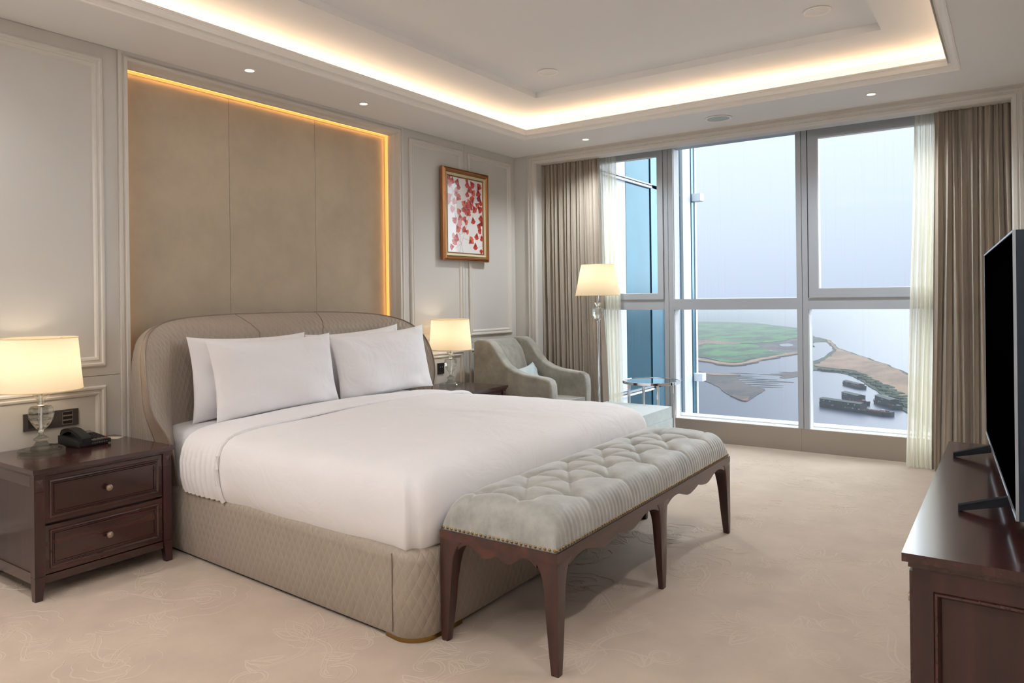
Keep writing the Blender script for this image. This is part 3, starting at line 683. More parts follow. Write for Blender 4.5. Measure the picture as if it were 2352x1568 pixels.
# uniform u along the base for the quilting
o0 = U_out(.30, 2.385, 1.005, 1.125, .12); L_ = [0.]
for a, b in zip(o0, o0[1:]): L_.append(L_[-1] + math.hypot(b[0] - a[0], b[1] - a[1]))
vv = [0.]
for a, b in zip(prof, prof[1:]): vv.append(vv[-1] + math.hypot(b[0] - a[0], b[1] - a[1]))
grid('base', P, MT['quilt'], bed, uvs=[[(L_[j], v) for v in vv] for j in range(len(o0))])
bm = bmesh.new(); ring = U_out(.32, 2.35, .98, 1.09, .11)
for i, (x, y) in enumerate(ring): pass
lo = [bm.verts.new((x, y, .0)) for x, y in ring]; hi = [bm.verts.new((x, y, .03)) for x, y in ring]
for i in range(len(ring) - 1): bm.faces.new((lo[i], lo[i + 1], hi[i + 1], hi[i]))
fin('recessed_plinth', bm, MT['gasket'], bed)
for sgn in (-1, 1):      # brass corner feet
    bm = bmesh.new(); pts = [(x, CB + (y - CB) * (1 if sgn < 0 else -1)) for x, y in U_out(.30, 2.375, .994, 1.114, .115)[25:37]]
    inn = [(x - (x - 2.2) * .1, y + (CB - y) * .02) for x, y in pts]
    A = [bm.verts.new((x, y, 0)) for x, y in pts]; B = [bm.verts.new((x, y, .020)) for x, y in pts]
    D = [bm.verts.new((x, y, 0)) for x, y in inn]
    for i in range(len(pts) - 1): bm.faces.new((A[i], A[i + 1], B[i + 1], B[i])); bm.faces.new((A[i], A[i + 1], D[i + 1], D[i]))
    fin('brass_foot', bm, MT['brass'], bed, True)
for k, j in enumerate((26, len(o0) - 27)):    # seams by the corners
    bm = bmesh.new(); x, y = o0[j][0] - .02, o0[j][1]; s = -1 if k == 0 else 1
    abox(bm, x - .0015, x + .0015, y - .0035 if s < 0 else y, y if s < 0 else y + .0035, .04, .35)
    fin('seam', bm, MT['piping'], bed)
# headboard: padded dish whose side wings sweep forward
def crv(K, t):
    """catmull-rom through K at t in 0..1"""
    n = len(K) - 1; f = min(max(t * n, 0), n - 1e-6); i = int(f); u = f - i
    p = [Vector(K[min(max(i + k, 0), n)]) for k in (-1, 0, 1, 2)]
    return .5 * ((2 * p[1]) + (-p[0] + p[2]) * u + (2 * p[0] - 5 * p[1] + 4 * p[2] - p[3]) * u * u + (-p[0] + 3 * p[1] - 3 * p[2] + p[3]) * u ** 3)
# half curves: (x forward, w half width, z)
RIM = [(.52, 1.00, .36), (.55, 1.06, .60), (.53, 1.145, .78), (.49, 1.15, .96), (.42, 1.115, 1.10), (.32, 1.03, 1.195), (.21, .88, 1.245), (.13, .66, 1.268), (.09, .36, 1.279), (.08, 0, 1.281)]
INN = [(.36, .94, .36), (.36, .93, .60), (.345, .92, .76), (.33, .90, .90), (.31, .87, 1.01), (.29, .81, 1.09), (.27, .70, 1.13), (.255, .52, 1.15), (.25, .28, 1.16), (.25, 0, 1.16)]
OUTR = [(.02, .98, .02), (.02, .985, .40), (.02, .99, .70), (.02, .985, .92), (.02, .97, 1.06), (.02, .93, 1.16), (.02, .82, 1.225), (.02, .62, 1.25), (.02, .34, 1.262), (.02, 0, 1.265)]
def full(K, n=96):
    H = [crv(K, i / (n // 2)) for i in range(n // 2 + 1)]
    Lh = [(p.x, CB - p.y, p.z) for p in H]; Rh = [(p.x, CB + p.y, p.z) for p in H[:-1]][::-1]
    return [Vector(p) for p in Lh + Rh]
rim, inn, ou = full(RIM), full(INN), full(OUTR)
hb = []
for i in range(len(rim)):
    row = []
    a, b = rim[i], inn[i]
    cen = Vector((.25, CB + (b.y - CB) * .0, .55))
    for k in range(9):
        t = k / 8; p = a.lerp(b, t); puff = math.sin(PI * t) * .030
        row.append(p + Vector((puff * .9, 0, 0)))
    # flat centre: straight inwards then down
    tgt = Vector((.25, CB + (b.y - CB) * .55, .36 + (b.z - .36) * .5))
    for k in range(1, 6):
        row.append(b.lerp(tgt, k / 5))
    tg2 = Vector((.25, CB, .36))
    for k in range(1, 5): row.append(tgt.lerp(tg2, k / 4))
    hb.append(row)
# planar-ish quilting coordinates: unroll sideways from the centre
uvs = [[((p.y - CB) + (1 if p.y > CB else -1) * max(0, p.x - .27) * .8, p.z) for p in row] for row in hb]
hd = grid('headboard', hb, MT['quilt'], bed, uvs=uvs)
rows = []
for i in range(len(rim)):
    a, b = rim[i], ou[i]; mid = a.lerp(b, .3)
    rows.append([a, a + (b - a) * .04, a.lerp(b, .16), a.lerp(b, .27), a.lerp(b, .30)])
grid('wing_band', rows, MT['leather'], hd)
rows = [[rim[i].lerp(ou[i], .305), rim[i].lerp(ou[i], .5), rim[i].lerp(ou[i], .75), ou[i]] for i in range(len(rim))]
grid('outer_shell', rows, MT['quilt'], hd, uvs=[[(p.x + abs(p.y - CB) * .4, p.z) for p in r_] for r_ in rows])
bm = bmesh.new(); tube(bm, rim, .0055, 8); fin('piping', bm, MT['piping'], hd, True)
bm = bmesh.new(); tube(bm, [rim[i].lerp(ou[i], .30) for i in range(len(rim))], .003, 6); fin('piping', bm, MT['piping'], hd, True)
for idx in (43, 53):    # curved seams of the padding
    bm = bmesh.new(); cv = [hb[idx + (0 if idx < 48 else 0)][k] + Vector((.001, 0, 0)) for k in range(9)]
    e_ = cv[-1]; cv += [Vector((e_.x + .001, e_.y, e_.z - .1 * k)) for k in range(1, 5)]
    tube(bm, cv, .0028, 5); fin('padding_seam', bm, MT['piping'], hd, True)

# mattress
mat_rings = [(.0, .345), (-.01, .40), (-.012, .50), (-.004, .60), (.012, .64), (.045, .662), (.12, .668), (.35, .668)]
def soft(name, x0, x1, h0, h1, r, rings, mt, parent, wr=None, spine=None):
    base = U_out(x0, x1, h0, h1, r, 30, 10, 30); P = []
    for j in range(len(base)):
        row = []
        for (d, z) in rings:
            x, y = U_out(x0, x1 - d, h0 - d, h1 - d, r + min(max(d, 0), .2) * .6, 30, 10, 30)[j]
            p = Vector((x, y, z)); row.append(p + (wr(p, j, len(base)) if wr else Vector()))
        sxp = min(max(base[j][0], x0), x1 - .95)
        last = row[-1]; sp = Vector((sxp if base[j][0] < x1 - .95 else x1 - .95, CB, rings[-1][1] + (spine or 0)))
        for k in range(1, 9):
            t = k / 8; p = last.lerp(sp, t); p.z = last.z + (sp.z - last.z) * math.sin(t * PI / 2)
            row.append(p + (wr(p, j, len(base)) if wr and k < 8 else Vector()))
        P.append(row)
    return grid(name, P, mt, parent)
mt_ = tag(soft('mattress', .27, 2.32, .975, 1.045, .10, mat_rings, MT['sheet'], None,
     lambda p, j, n: Vector((0, .006 * n3(p.x * 3, p.y, p.z * 5, 3), .004 * n3(p.x, p.y, 0, 3)))), 'mattress in a fitted white sheet on the quilted bed base', 'mattress')
# gathered sheet folds by the head corner
dv_rings = [(.006, .352), (-.006, .375), (-.022, .44), (-.026, .52), (-.014, .585), (.006, .625), (.035, .652), (.075, .670), (.14, .682), (.24, .690), (.40, .695)]
def wrinkle(p, j, n):
    side = 1 if p.z < .62 else .35
    w = Vector((0, 0, 0))
    a = .016 * n3(p.x, p.y, p.z * 1.2, 2.1) + .005 * n3(p.x * .5, p.y, p.z * .3, 9) + .004 * n3(p.x, p.y, p.z, 7)
    if p.z > .64: w.z += a * .9 + .004 * math.sin(p.x * 7 + 3 * n3(p.x, p.y, 0, 1.3)) * .5
    else:
        if p.x > 2.2: w.x += a * .7
        else: w.y += a * .7 * (1 if p.y > CB else -1)
    if p.z < .40: w.z += .006 * n3(p.x, p.y, 9, 6)
    # the tucked near foot corner: one pressed fold and stretched creases on the foot side
    if n > 100 and p.z < .66:
        f = {30: .004, 31: .010, 32: .016, 33: .002, 34: -.007, 35: -.003}.get(j, 0) * min(1, (.67 - p.z) / .05)
        w += Vector((.6, -.8, 0)) * (f + (.006 * n3(p.z * 30, j, 0, 1) if 30 <= j <= 33 and p.z > .55 else 0))
        if 34 <= j < 62 and p.z < .50: w.x += .007 * math.sin(p.z * 150 - (j - 34) * .75) * (1 - (j - 34) / 28) * (.50 - p.z) / .14
    return w
dv = tag(soft('duvet', .965, 2.352, 1.045, 1.085, .10, dv_rings, MT['linen'], None, wrinkle, .018), 'smooth white duvet tucked around the foot of the bed', 'duvet')
# turned back sheet in front of the pillows
tb_rings = [(d - .004, z + .004 if z > .6 else z + .001) for d, z in dv_rings]
def band(name, x0, x1, rings, off, gather):
    P = []
    NN = 150
    # section across the bed at each x
    xs = [x0 + (x1 - x0) * i / 60 for i in range(61)]
    for x in xs:
        hw = 1.035 + (x - .7) * .032
        sec = [(CB - hw + d, z) for d, z in rings]; end = sec[-1]
        m_ = [(CB + (end[0] - CB) * (1 - k / 14), end[1] + .018 * math.sin(PI / 2 * k / 14)) for k in range(1, 15)]
        S = sec + m_; S = S + [(2 * CB - y, z) for y, z in S[:-1]][::-1]
        row = []
        e = (x - x0) / (x1 - x0)
        for (y, z) in S:
            bul = off * math.sin(PI * min(1, max(0, e))) ** .5
            p = Vector((x, y, z)); sg = -1 if y < CB else 1
            if z > .64: p.z += bul + .004 * n3(x, y, 0, 2)
            else: p.y += sg * bul; p.y += sg * gather * .008 * math.sin(e * 52 + 4 * n3(x, y, z, 4)) * (.65 - z) / .3; p.x += .02 * (.65 - z) / .3 * e
            row.append(p)
        P.append(row)
    return grid(name, P, MT['linen'], dv)
band('turned_back_fold', .645, .985, dv_rings, .010, 1.0)
bm = bmesh.new()
def sec_pts(x, off=.004):
    hw = 1.035 + (x - .7) * .032; S = [(CB - hw + d - (off if z < .64 else 0), z + (off if z >= .64 else 0)) for d, z in dv_rings]; end = S[-1]
    S += [(CB + (end[0] - CB) * (1 - k / 14), end[1] + .018 * math.sin(PI / 2 * k / 14)) for k in range(1, 15)]
    return S + [(2 * CB - y, z) for y, z in S[:-1]][::-1]
tube(bm, [(.992 + (.02 * (.65 - z) / .3 if z < .65 else 0) + .006 * n3(y, z, 0, 4), y, z) for y, z in sec_pts(.99, .008)], .011, 8)
fin('fold_edge', bm, MT['linen'], dv, True)

# pillows
def pillow(name, w, h, t, mt, parent=None, n=28, seed=0, ear=.06, wrk=1.0):
    bm = bmesh.new(); S = []
    for side in (1, -1):
        g = []
        for i in range(n + 1):
            row = []
            for j in range(n + 1):
                u = -math.cos(PI * i / n); v = -math.cos(PI * j / n)
                x = u * w / 2 * (1 - ear * (1 - abs(v) ** 2.2)); z = v * h / 2 * (1 - ear * 1.6 * (1 - abs(u) ** 2.5))
                q = max(0, (1 - abs(u) ** 3.2)) ** .62 * max(0, (1 - abs(v) ** 3.0)) ** .62
                y = side * t / 2 * q
                if 0 < i < n and 0 < j < n:
                    cr_ = (abs(u) * abs(v)) ** 2
                    y += side * wrk * (.020 * n3(u * 1.3 + seed, v * 1.3, side, 1.6) + .016 * cr_ * math.sin(12 * (u * 1.2 - v * side) + seed) + .008 * n3(u * 1.2, v * .8, seed, 3.5) + .010 * max(0, abs(v) - .55) * math.sin(u * 26 + 5 * n3(u, v, seed, 2))) * min(1, q * 2)
                row.append((x, y, z))
            g.append(row)
        S.append(g)
    vid = {}
    def gv(s, i, j):
        k = (0 if (i in (0, n) or j in (0, n)) else s, i, j)
        if k not in vid: vid[k] = bm.verts.new(S[s][i][j])
        return vid[k]
    for s in (0, 1):
        for i in range(n):
            for j in range(n):
                q = [gv(s, i, j), gv(s, i + 1, j), gv(s, i + 1, j + 1), gv(s, i, j + 1)]
                try: bm.faces.new(q if s == 0 else q[::-1])
                except ValueError: pass
    return fin(name, bm, mt, parent, True)
def place_pillow(w, h, t, cx, cy, z0, lean, rz, label, seed, tilt=0):
    o = pillow('pillow', w, h, t, MT['linen'], seed=seed)
    # local: width X, thickness Y (front = -Y after rotation -> +x), height Z
    Mx = Matrix.Translation((cx, cy, z0)) @ Matrix.Rotation(PI / 2 + rz, 4, 'Z') @ Matrix.Rotation(lean, 4, 'X') @ Matrix.Rotation(tilt, 4, 'Y') @ Matrix.Translation((0, 0, h / 2))
    o.matrix_world = Mx
    return tag(o, label, 'pillow', 'white pillows against the headboard')
place_pillow(.86, .50, .15, .435, -3.50, .66, -.12, .02, 'white pillow standing behind the front pillow beside the near bedside table', 1, .01)
place_pillow(.88, .50, .15, .430, -2.60, .66, -.12, -.02, 'white pillow mostly hidden behind the front pillow beside the armchair', 2, -.05)
place_pillow(.93, .48, .17, .62, -3.44, .675, -.20, .03, 'plump white front pillow nearer to the telephone', 3)
place_pillow(.92, .48, .17, .60, -2.50, .675, -.18, -.03, 'plump white front pillow with a dented face nearer to the armchair', 4, -.05)

# ------------------------------------------------------------------ bedside tables
def nightstand(loc, label):
    t = root('bedside_table', label, 'bedside table', loc, 0, 'mahogany bedside tables')
    W, Dp, H = .655, .60, .604        # along y, along x
    # top with stepped edge
    box('tabletop', 0, Dp + .018, -.010, W + .010, H - .020, H, MT['woodh'], t, .005, 3)
    box('top_moulding', .01, Dp + .008, -.002, W + .002, H - .034, H - .020, MT['wood'], t, .004, 2)
    lw = .045
    for lx_, ly_ in ((Dp - lw, .0), (Dp - lw, W - lw), (.0, .0), (.0, W - lw)):
        bm = bmesh.new(); v = abox(bm, lx_, lx_ + lw, ly_, ly_ + lw, .11, H - .034)
        # tapered foot
        ox, oy = (lx_ + (lw if lx_ > .2 else 0)), (ly_ + (lw if ly_ > .2 else 0))
        lo = [bm.verts.new((ox + (px - ox) * .72, oy + (py - oy) * .72, 0)) for px, py in ((lx_, ly_), (lx_ + lw, ly_), (lx_ + lw, ly_ + lw), (lx_, ly_ + lw))]
        hi = [bm.verts.new((px, py, .108)) for px, py in ((lx_, ly_), (lx_ + lw, ly_), (lx_ + lw, ly_ + lw), (lx_, ly_ + lw))]
        for i in range(4): bm.faces.new((lo[i], lo[(i + 1) % 4], hi[(i + 1) % 4], hi[i]))
        bm.faces.new(lo[::-1])
        leg = fin('leg', bm, MT['wood'], t, True, .0025, 1)
        if lx_ > .2:   # carved pyramid block near the top
            bm = bmesh.new(); s = .015; zc = .535; yc = ly_ + lw / 2; xf = lx_ + lw
            q = [bm.verts.new((xf + .0005, yc + a * s, zc + b * s * 1.25)) for a, b in ((-1, -1), (1, -1), (1, 1), (-1, 1))]; c_ = bm.verts.new((xf + .009, yc, zc))
            for i in range(4): bm.faces.new((q[i], q[(i + 1) % 4], c_))
            fin('carved_block', bm, MT['wood'], leg)
            box('carved_line', xf - .001, xf + .002, ly_ + .004, ly_ + lw - .004, .497, .500, MT['woodh'], leg, 0)
    box('side_panel', .03, Dp - .03, .008, .020, .09, H - .036, MT['wood'], t, 0); box('side_panel', .03, Dp - .03, W - .02, W - .008, .09, H - .036, MT['wood'], t, 0)
    box('side_rail', .045, Dp - lw, .003, .018, .075, .125, MT['woodh'], t, .002, 1); box('side_rail', .045, Dp - lw, .003, .018, H - .085, H - .034, MT['woodh'], t, .002, 1)
    box('back_panel', 0.005, .02, .02, W - .02, .09, H - .036, MT['wood'], t, 0)
    box('apron', Dp - .03, Dp - .008, lw, W - lw, .072, .108, MT['woodh'], t, .002, 1)
    box('carcass', .03, Dp - .035, .02, W - .02, .10, H - .036, MT['wood'], t, 0)
    for (z0, z1) in ((.345, .566), (.112, .337)):
        xf = Dp - .008; d = box('drawer', Dp - .035, xf, lw + .003, W - lw - .003, z0 + .002, z1 - .002, MT['woodh'], t, .002, 1)
        frame_prof('drawer_moulding', 'x', xf - .001, lw + .020, W - lw - .020, z0 + .022, z1 - .022, [(0, 0), (.002, .007), (.008, .009), (.014, .002), (.016, -.004), (.02, -.004)], MT['woodh'], d)
        frame_prof('drawer_moulding', 'x', xf - .001, lw + .036, W - lw - .036, z0 + .038, z1 - .038, [(0, -.002), (.005, .006), (.3, .006)] if False else [(0, -.002), (.006, .005), (.012, .005)], MT['woodh'], d)
        kn = lathe('knob', [(.004, 0), (.005, .012), (.013, .016), (.016, .022), (.014, .028), (.009, .030), (.008, .028), (.004, .031), (.0001, .031)], MT['pewter'], d, 20, cap=False)
        kn.rotation_euler = (0, PI / 2, 0); kn.location = (xf, W / 2, (z0 + z1) / 2)
    return t
ns = nightstand((.018, -4.815, 0), 'mahogany bedside table in front of the bed carrying the telephone')
ns2 = dup(ns, (.018, -1.735, 0), 0, 'mahogany bedside table mostly hidden behind the bed next to the armchair')

# ------------------------------------------------------------------ lamps
def bulb(loc, w, r=.06, col=(1.0, .84, .64)):
    l = bpy.data.lights.new('bulb', 'POINT'); l.energy = w; l.color = col; l.shadow_soft_size = r
    o = bpy.data.objects.new('bulb', l); C.objects.link(o); o.location = loc; return o
def shade(parent, rb, rt_, z0, z1, name='lampshade'):
    n = 48; P = []
    for i in range(n + 1):
        a = 2 * PI * i / n; P.append([((rb + (rt_ - rb) * k / 6) * math.cos(a), (rb + (rt_ - rb) * k / 6) * math.sin(a), z0 + (z1 - z0) * k / 6) for k in range(7)])
    s = grid(name, P, MT['shade'], parent)
    for r, z in ((rb, z0), (rt_, z1)):
        bm = bmesh.new(); tube(bm, [(r * math.cos(2 * PI * i / n), r * math.sin(2 * PI * i / n), z) for i in range(n + 1)], .003, 6, False); fin('hem', bm, MT['shade'], s, True)
    bm = bmesh.new()
    for k in range(3):
        a = 2 * PI * k / 3; tube(bm, [(0, 0, z1 - .03), (rt_ * math.cos(a), rt_ * math.sin(a), z1 - .004)], .0018, 5)
    fin('spider', bm, MT['chrome'], s)
    return s
def crystal_urn(parent, z, s=1.0):
    """faceted crystal body z .. z+.17*s"""
    lathe('crystal_body', [(.012 * s, 0), (.022 * s, .004 * s), (.040 * s, .026 * s), (.056 * s, .055 * s), (.061 * s, .085 * s), (.058 * s, .112 * s), (.050 * s, .124 * s), (.030 * s, .118 * s), (.012 * s, .116 * s)], MT['crystal'], parent, 12, (0, 0, z), True, True)
def table_lamp(loc, label):
    t = root('bedside_lamp', label, 'lamp', loc, 0, 'crystal bedside lamps')
    lathe('glass_base', [(.100, 0), (.105, .003), (.105, .015), (.101, .019), (.03, .019)], MT['crystal'], t, 40)
    lathe('crystal_foot', [(.052, .0195), (.046, .030), (.030, .046), (.024, .058), (.036, .064), (.036, .072), (.024, .080), (.012, .090), (.010, .104)], MT['crystal'], t, 10, facet=True)
    lathe('collar', [(.014, .104), (.014, .112), (.008, .116)], MT['chrome'], t, 20)
    crystal_urn(t, .116, .95)
    lathe('collar', [(.016, .232), (.018, .238), (.014, .244)], MT['chrome'], t, 20)
    lathe('crystal_cup', [(.012, .244), (.022, .252), (.014, .262), (.020, .272), (.034, .290), (.036, .296), (.012, .290)], MT['crystal'], t, 10, facet=True)
    lathe('stem', [(.006, .10), (.006, .30), (.009, .30), (.009, .345), (.005, .345), (.005, .40)], MT['chrome'], t, 16)
    shade(t, .188, .166, .318, .582)
    b = bulb((loc[0], loc[1], loc[2] + .45), TABLE_W)
    return t
lampA = table_lamp((.208, -4.612, .604), 'crystal lamp with a lit cream shade standing beside the telephone')
lampB = dup(lampA, (.210, -1.340, .604), .3, 'crystal lamp with a lit cream shade on the table between bed and armchair')
bulb((.210, -1.340, .604 + .45), TABLE_W)
fl_l = root('floor_lamp', 'tall chrome floor lamp with crystal knop and lit tapered shade', 'lamp', (1.15, -.35, 0))
lathe('foot', [(.13, 0), (.13, .012), (.10, .022), (.02, .03), (.012, .05)], MT['chrome'], fl_l, 40)
lathe('pole', [(.011, .03), (.011, 1.135), (.016, 1.137), (.016, 1.148), (.011, 1.15)], MT['chrome'], fl_l, 20)
lathe('cup', [(.012, 1.15), (.014, 1.152), (.030, 1.168), (.012, 1.17)], MT['chrome'], fl_l, 20)
crystal_urn(fl_l, 1.155, .90)
lathe('crystal_cup', [(.010, 1.262), (.024, 1.270), (.014, 1.284), (.022, 1.296), (.034, 1.316), (.012, 1.308)], MT['crystal'], fl_l, 10, facet=True)
lathe('stem', [(.005, 1.16), (.005, 1.31), (.009, 1.31), (.009, 1.40), (.005, 1.40), (.005, 1.5)], MT['chrome'], fl_l, 16)
shade(fl_l, .206, .152, 1.383, 1.662)
bulb((1.15, -.35, 1.53), TABLE_W)

# ------------------------------------------------------------------ tufted bench
bench = root('bench', 'long button-tufted silver velvet bench with nailheads and scalloped mahogany frame at bed foot', 'bench', (2.94, -3.115, 0))
BL, BW = .963, .545        # half length, width;  local x -BW..0
nx, ny = 84, 270
def spaced(n, a, b, p=1.6):
    o = []
    for i in range(n + 1):
        t = -1 + 2 * i / n; t = math.copysign(1 - (1 - abs(t)) ** p, t); o.append(a + (b - a) * (t + 1) / 2)
    return o
X_, Y_ = spaced(nx, -BW + .008, -.008), spaced(ny, -BL + .008, BL - .008, 1.25)
btn = []
for r_, (bx, off) in enumerate(((-.118, 0), (-.224, .5), (-.33, 0), (-.432, .5))):
    for k in range(6):
        y = .342 * (k - 2.5 + (.5 if off == 0 else 0)) + .03
        if abs(y) < BL - .1: btn.append((bx, y))
def seg_d(p, a, b):
    ax, ay = b[0] - a[0], b[1] - a[1]; t = max(0, min(1, ((p[0] - a[0]) * ax + (p[1] - a[1]) * ay) / (ax * ax + ay * ay)))
    return math.hypot(p[0] - a[0] - t * ax, p[1] - a[1] - t * ay), t
links = [(a, b) for i, a in enumerate(btn) for b in btn[i + 1:] if .12 < math.hypot(a[0] - b[0], a[1] - b[1]) < .24 and abs(a[0] - b[0]) > .05]
edge_pl = [(b, (-.0, b[1])) for b in btn if b[0] > -.2] + [(b, (-BW, b[1])) for b in btn if b[0] < -.4]
e0 = min(y for x, y in btn); e1 = max(y for x, y in btn)
edge_pl += [(b, (b[0], -BL)) for b in btn if b[1] < -BL + .30] + [(b, (b[0], BL)) for b in btn if b[1] > BL - .30]
P = []
for x in X_:
    row = []
    for y in Y_:
        dx = max(0, min(x + BW, -x) - .008); dy = max(0, BL - abs(y) - .008) 
        fx = 1 - max(0, 1 - dx / .10) ** 2.6; fy = 1 - max(0, 1 - dy / .10) ** 2.6
        z = .452 + .116 * (max(fx, 0) ** .42) * (max(fy, 0) ** .42)
        z += .022 * max(0, 1 - ((x + BW / 2) / (BW / 2)) ** 2) * max(fy, 0)
        inner = min(1, min(dx, dy) / .05)
        bd = min(math.hypot(x - a, y - b) for a, b in btn)
        z -= .058 * math.exp(-(bd / .021) ** 1.0) * inner
        cd = 9
        for a, b in links:
            if abs(a[1] - y) < .3:
                d, t = seg_d((x, y), a, b)
                if d < .06: cd = min(cd, d)
        z -= .015 * math.exp(-(cd / .010) ** 1.0) * inner
        cd = 9
        for a, b in edge_pl:
            d, t = seg_d((x, y), a, b)
            if d < .05: cd = min(cd, d)
        z -= .007 * math.exp(-(cd / .009) ** 1.3)
        z += .003 * n3(x, y, 0, 9) * inner
        ox = 0; oy = 0
        side = max(0, 1 - dx / .05)
        if dx < .05 and dy > .02: s = math.sin(y * 2 * PI / .030 + .6 * n3(y, 0, 0, 12)); ox = (.0014 * s) * side * (1 if x > -.27 else -1); z += .0008 * s * side
        side = max(0, 1 - dy / .05)
        if dy < .05 and dx > .02: s = math.sin(x * 2 * PI / .034); oy = .0014 * s * side * (1 if y > 0 else -1)
        row.append((x + ox, y + oy, z))
    P.append(row)
cu = grid('seat_cushion', P, MT['velvet'], bench)
bm = bmesh.new(); abox(bm, -BW + .008, -.008, -BL + .008, BL - .008, .438, .456); fin('seat_board', bm, MT['velvet'], cu)
b0 = lathe('button', [(.009, 0), (.009, .003), (.006, .006), (.0005, .007)], MT['velvet'], cu, 12); first = True
for a, b in btn:
    zz = .452 + .110 + .02 * (1 - ((a + BW / 2) / (BW / 2)) ** 2) - .044
    if first: b0.location = (a, b, zz); first = False
    else: share(b0, (a, b, zz))
nl = lathe('nail', [(.0058, 0), (.0052, .002), (.0032, .0038), (.0004, .0044)], MT['brass'], bench, 8, cap=False)
pts = []
nn = 26
for i in range(nn): pts.append(((-BW + .014) + (BW - .028) * i / (nn - 1), -BL + .0075, 'n')); pts.append(((-BW + .014) + (BW - .028) * i / (nn - 1), BL - .0075, 'p'))
nn = 94
for i in range(nn): pts.append((-.0075, -BL + .014 + (2 * BL - .028) * i / (nn - 1), 'e'))
for k, (x, y, d) in enumerate(pts):
    rot = {'n': (PI / 2, 0, 0), 'p': (-PI / 2, 0, 0), 'e': (0, PI / 2, 0)}[d]
    if k == 0: nl.location = (x, y, .4485); nl.rotation_euler = rot
    else: share(nl, (x, y, .4485), rot=rot)
# frame rails
bm = bmesh.new(); abox(bm, -BW, 0, -BL, BL, .405, .440); fin('frame', bm, MT['woodbh'], bench, True, .006, 2)
# legs: loft of squares; s = direction the leg may widen
def leg(cx, cy, dx, dy, mid=False):
    Z = [0, .08, .16, .24, .30, .34, .365, .385, .400, .408]; Wd = [.033, .039, .046, .053, .060, .067, .076, .088, .106, .118]
    bm = bmesh.new(); rings = []
    for z, w in zip(Z, Wd):
        w1 = min(w, .100)
        if mid: xs_ = sorted((cx, cx + dx * w1 * .72)); ys_ = (cy - w * .62, cy + w * .62)
        else: xs_ = sorted((cx, cx + dx * w)); ys_ = sorted((cy, cy + dy * w))
        rings.append([bm.verts.new(p) for p in ((xs_[0], ys_[0], z), (xs_[1], ys_[0], z), (xs_[1], ys_[1], z), (xs_[0], ys_[1], z))])
    top = []
    for A, B in zip(rings, rings[1:]):
        for i in range(4): bm.faces.new((A[i], A[(i + 1) % 4], B[(i + 1) % 4], B[i]))
    bm.faces.new(rings[0][::-1]); bm.faces.new(rings[-1])
    es = [e for e in bm.edges if abs(e.verts[0].co.z - e.verts[1].co.z) > .005]
    bmesh.ops.bevel(bm, geom=es, offset=.006, segments=3, profile=.5, affect='EDGES')
    return fin('leg', bm, MT['woodb'], bench, True)
for y, dy in ((-BL, 1), (BL, -1)):
    leg(-.001, y + dy * .001, -1, dy); leg(-BW + .001, y + dy * .001, 1, dy)
leg(-.001, 0, -1, 0, True); leg(-BW + .001, 0, 1, 0, True)
def scallop(L):
    """depth of the apron below the rail over its length"""
    pts = []
    for i in range(41):
        t = i / 40; s = abs(2 * t - 1)       # 1 at the legs, 0 in the middle
        if s > .72: d = .012 + .026 * ((s - .72) / .28) ** 2.2
        elif s > .30: d = .012 + .036 * (.5 - .5 * math.cos(PI * (.72 - s) / .42))
        else: d = .048 - .020 * (1 - s / .30) ** 1.6
        pts.append((t * L, d))
    return pts
def apron(a, b, pos, axis, out):
    S = scallop(abs(b - a)); bm = bmesh.new(); rows = []
    for t, d in S:
        q = a + t * (1 if b > a else -1)
        for th in (0,): pass
        if axis == 'y': rows.append([bm.verts.new(v) for v in ((pos, q, .410), (pos, q, .410 - d), (pos - out * .022, q, .410 - d), (pos - out * .022, q, .410))])
        else: rows.append([bm.verts.new(v) for v in ((q, pos, .410), (q, pos, .410 - d), (q, pos - out * .022, .410 - d), (q, pos - out * .022, .410))])
    for A, B in zip(rows, rows[1:]):
        for i in range(4): bm.faces.new((A[i], A[(i + 1) % 4], B[(i + 1) % 4], B[i]))
    fin('apron', bm, MT['woodbh'], bench, True)
for p, o_ in ((-.004, 1), (-BW + .004, -1)):
    apron(-BL + .09, -.05, p, 'y', o_); apron(.05, BL - .09, p, 'y', o_)
apron(-BW + .09, -.09, -BL + .004, 'x', -1); apron(-BW + .09, -.09, BL - .004, 'x', 1)

# ------------------------------------------------------------------ armchair
ch = root('armchair', 'grey green velvet armchair with sloping arms beside the floor lamp', 'armchair', (.08, -.92, 0))
CW = .73
side = [(.07, .13), (.05, .60), (.06, .965), (.10, .985), (.19, .985), (.25, .965), (.30, .915), (.36, .83), (.43, .755), (.52, .71), (.62, .685), (.74, .672), (.84, .660), (.885, .640), (.905, .60), (.91, .50), (.90, .13)]
def arm(y0, y1):
    bm = bmesh.new(); A = [bm.verts.new((x, y0, z)) for x, z in side]; B = [bm.verts.new((x, y1, z)) for x, z in side]; n = len(side)
    bm.faces.new(A); bm.faces.new(B[::-1])
    for i in range(n): bm.faces.new((A[i], B[i], B[(i + 1) % n], A[(i + 1) % n]))
    bmesh.ops.recalc_face_normals(bm, faces=bm.faces)
    es = [e for e in bm.edges if (e.verts[0].co.y == e.verts[1].co.y)]
    bmesh.ops.bevel(bm, geom=es, offset=.022, segments=4, profile=.5, affect='EDGES')
    return fin('arm', bm, MT['velvet2'], ch, True)
arm(0, .115); arm(CW - .115, CW)
P = []
for i in range(17):
    t = i / 16; z = .36 + .60 * t; x = .34 - .17 * t ** 1.1; row = []
    for j in range(15):
        v = j / 14; y = .10 + (CW - .20) * v
        row.append((x + .03 * math.sin(PI * v) ** .7 - (.05 * max(0, t - .85) / .15) ** 1, y, z + .0 * v))
    P.append(row)
